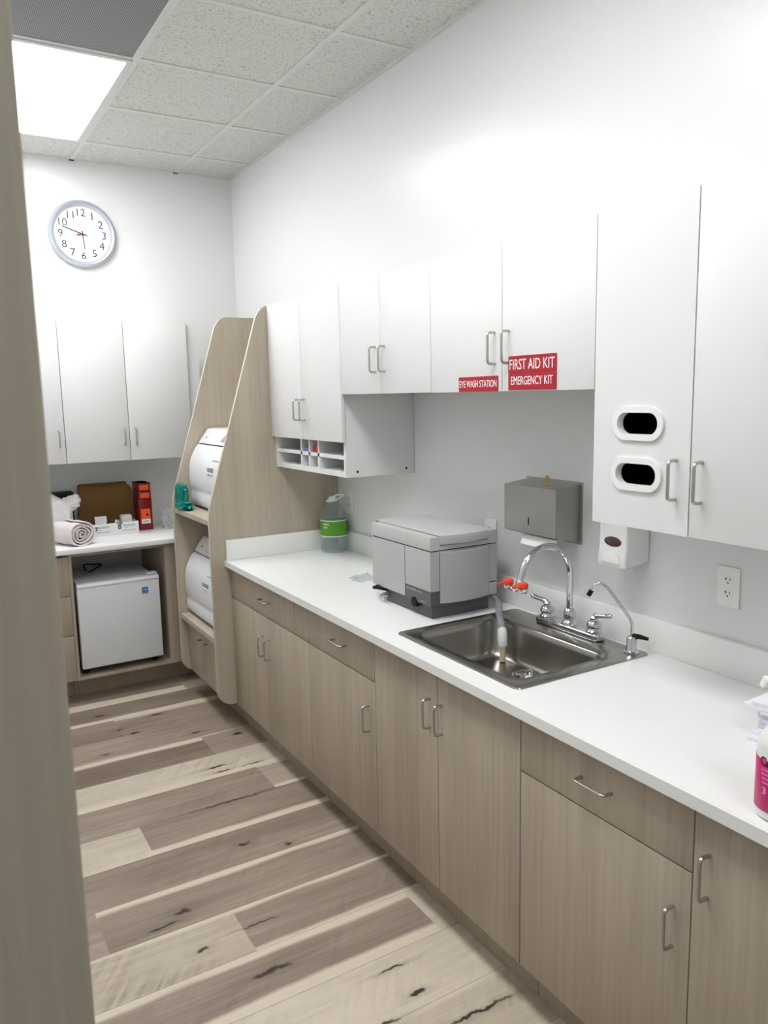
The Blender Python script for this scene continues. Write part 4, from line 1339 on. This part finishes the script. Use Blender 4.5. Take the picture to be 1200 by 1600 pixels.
# stack of envelopes by the right edge
rnd = random.Random(5)
z = .9143
for i, (th, m_, dx, rz) in enumerate([(.010, 'paper', -.010, 5), (.008, 'paper', .003, -4), (.010, 'paper', .012, 3), (.012, 'paper_lilac', .012, 0), (.012, 'paper_lilac', .013, 1), (.012, 'paper_lilac', .012, -1), (.009, 'paper', .012, 4), (.008, 'paper', -.012, -5), (.010, 'paper', .0, 0)]):
    c = (-.215+dx*.6, -4.215-dx, z)
    t_ = tilt(BX(-.315+dx*.6, -.115+dx*.6, -4.345-dx, -4.120-dx, z, z+th, .001, 1), c, 0, rz+8)
    top_ = i == 8
    tag(obj('envelope_bundle', t_, m_), 'topmost white bundle of the envelope stack at the right edge' if top_ else 'bundle of white envelopes below the topmost one in the stack at the right edge', 'envelopes', 'stacked envelopes at the right edge')
    z += th+.0003

# spray bottle, half cut by the frame
sx_, sy_ = -.586, -4.377
sb = thing('spray_bottle', 'white spray bottle with magenta label at the right edge of the counter', 'bottle', (sx_, sy_, .9142))
prof = [(.001, .9145), (.040, .9145), (.047, .919), (.049, .930), (.049, 1.010), (.0485, 1.012), (.049, 1.060), (.045, 1.072), (.033, 1.092), (.020, 1.112), (.016, 1.120), (.016, 1.128)]
obj('bottle', lathe(bmesh.new(), prof, sx_, sy_, 40), 'plastic', sb, 30)
prof = [(.0493, .934), (.0497, .9345), (.0497, 1.036), (.0493, 1.0365)]
lb = obj('label', lathe(bmesh.new(), prof, sx_, sy_, 40, None, False), 'pink', sb)
va = math.atan2(CAM.y-sy_, CAM.x-sx_)
bm = wrap_text(text_bm('CaviCide', .078, .018, .0004, .03), sx_, sy_, .0497, va-.16, 1.034)
obj('lettering', bm, 'ink', sb)
for q in range(4):
    bm = wrap_text(text_bm('disinfectant'[:12-q*2], .026-.003*q, .0045, .0003), sx_, sy_, .0497, va-.62, 1.018-.0085*q)
    obj('lettering', bm, 'palepink', lb)
bm = wrap_text(text_bm('3', .008, .014, .0003), sx_, sy_, .0497, va-.70, .976); obj('lettering', bm, 'palepink', lb)
bm = lathe(bmesh.new(), [(.020, 1.1205), (.021, 1.122), (.021, 1.142), (.016, 1.146), (.012, 1.150)], sx_, sy_, 24)
obj('collar', bm, 'plastic', sb)
bm = prism(bmesh.new(), [(-.050, 1.175), (-.044, 1.192), (.040, 1.196), (.046, 1.175), (.020, 1.150), (-.018, 1.150), (-.026, 1.168)], 'y', -.012, .012, .004, 3)
bmesh.ops.transform(bm, matrix=Matrix.Translation((sx_, sy_, 0)) @ Matrix.Rotation(math.radians(-40), 4, 'Z'), verts=bm.verts)
hd = obj('spray_head', bm, 'plastic', sb)
bm = tube(bmesh.new(), [(-.020, 0, 1.160), (-.027, 0, 1.140), (-.028, 0, 1.118)], [.006, .006, .005], 10)
bmesh.ops.transform(bm, matrix=Matrix.Translation((sx_, sy_, 0)) @ Matrix.Rotation(math.radians(-40), 4, 'Z'), verts=bm.verts)
obj('trigger', bm, 'plastic', hd)
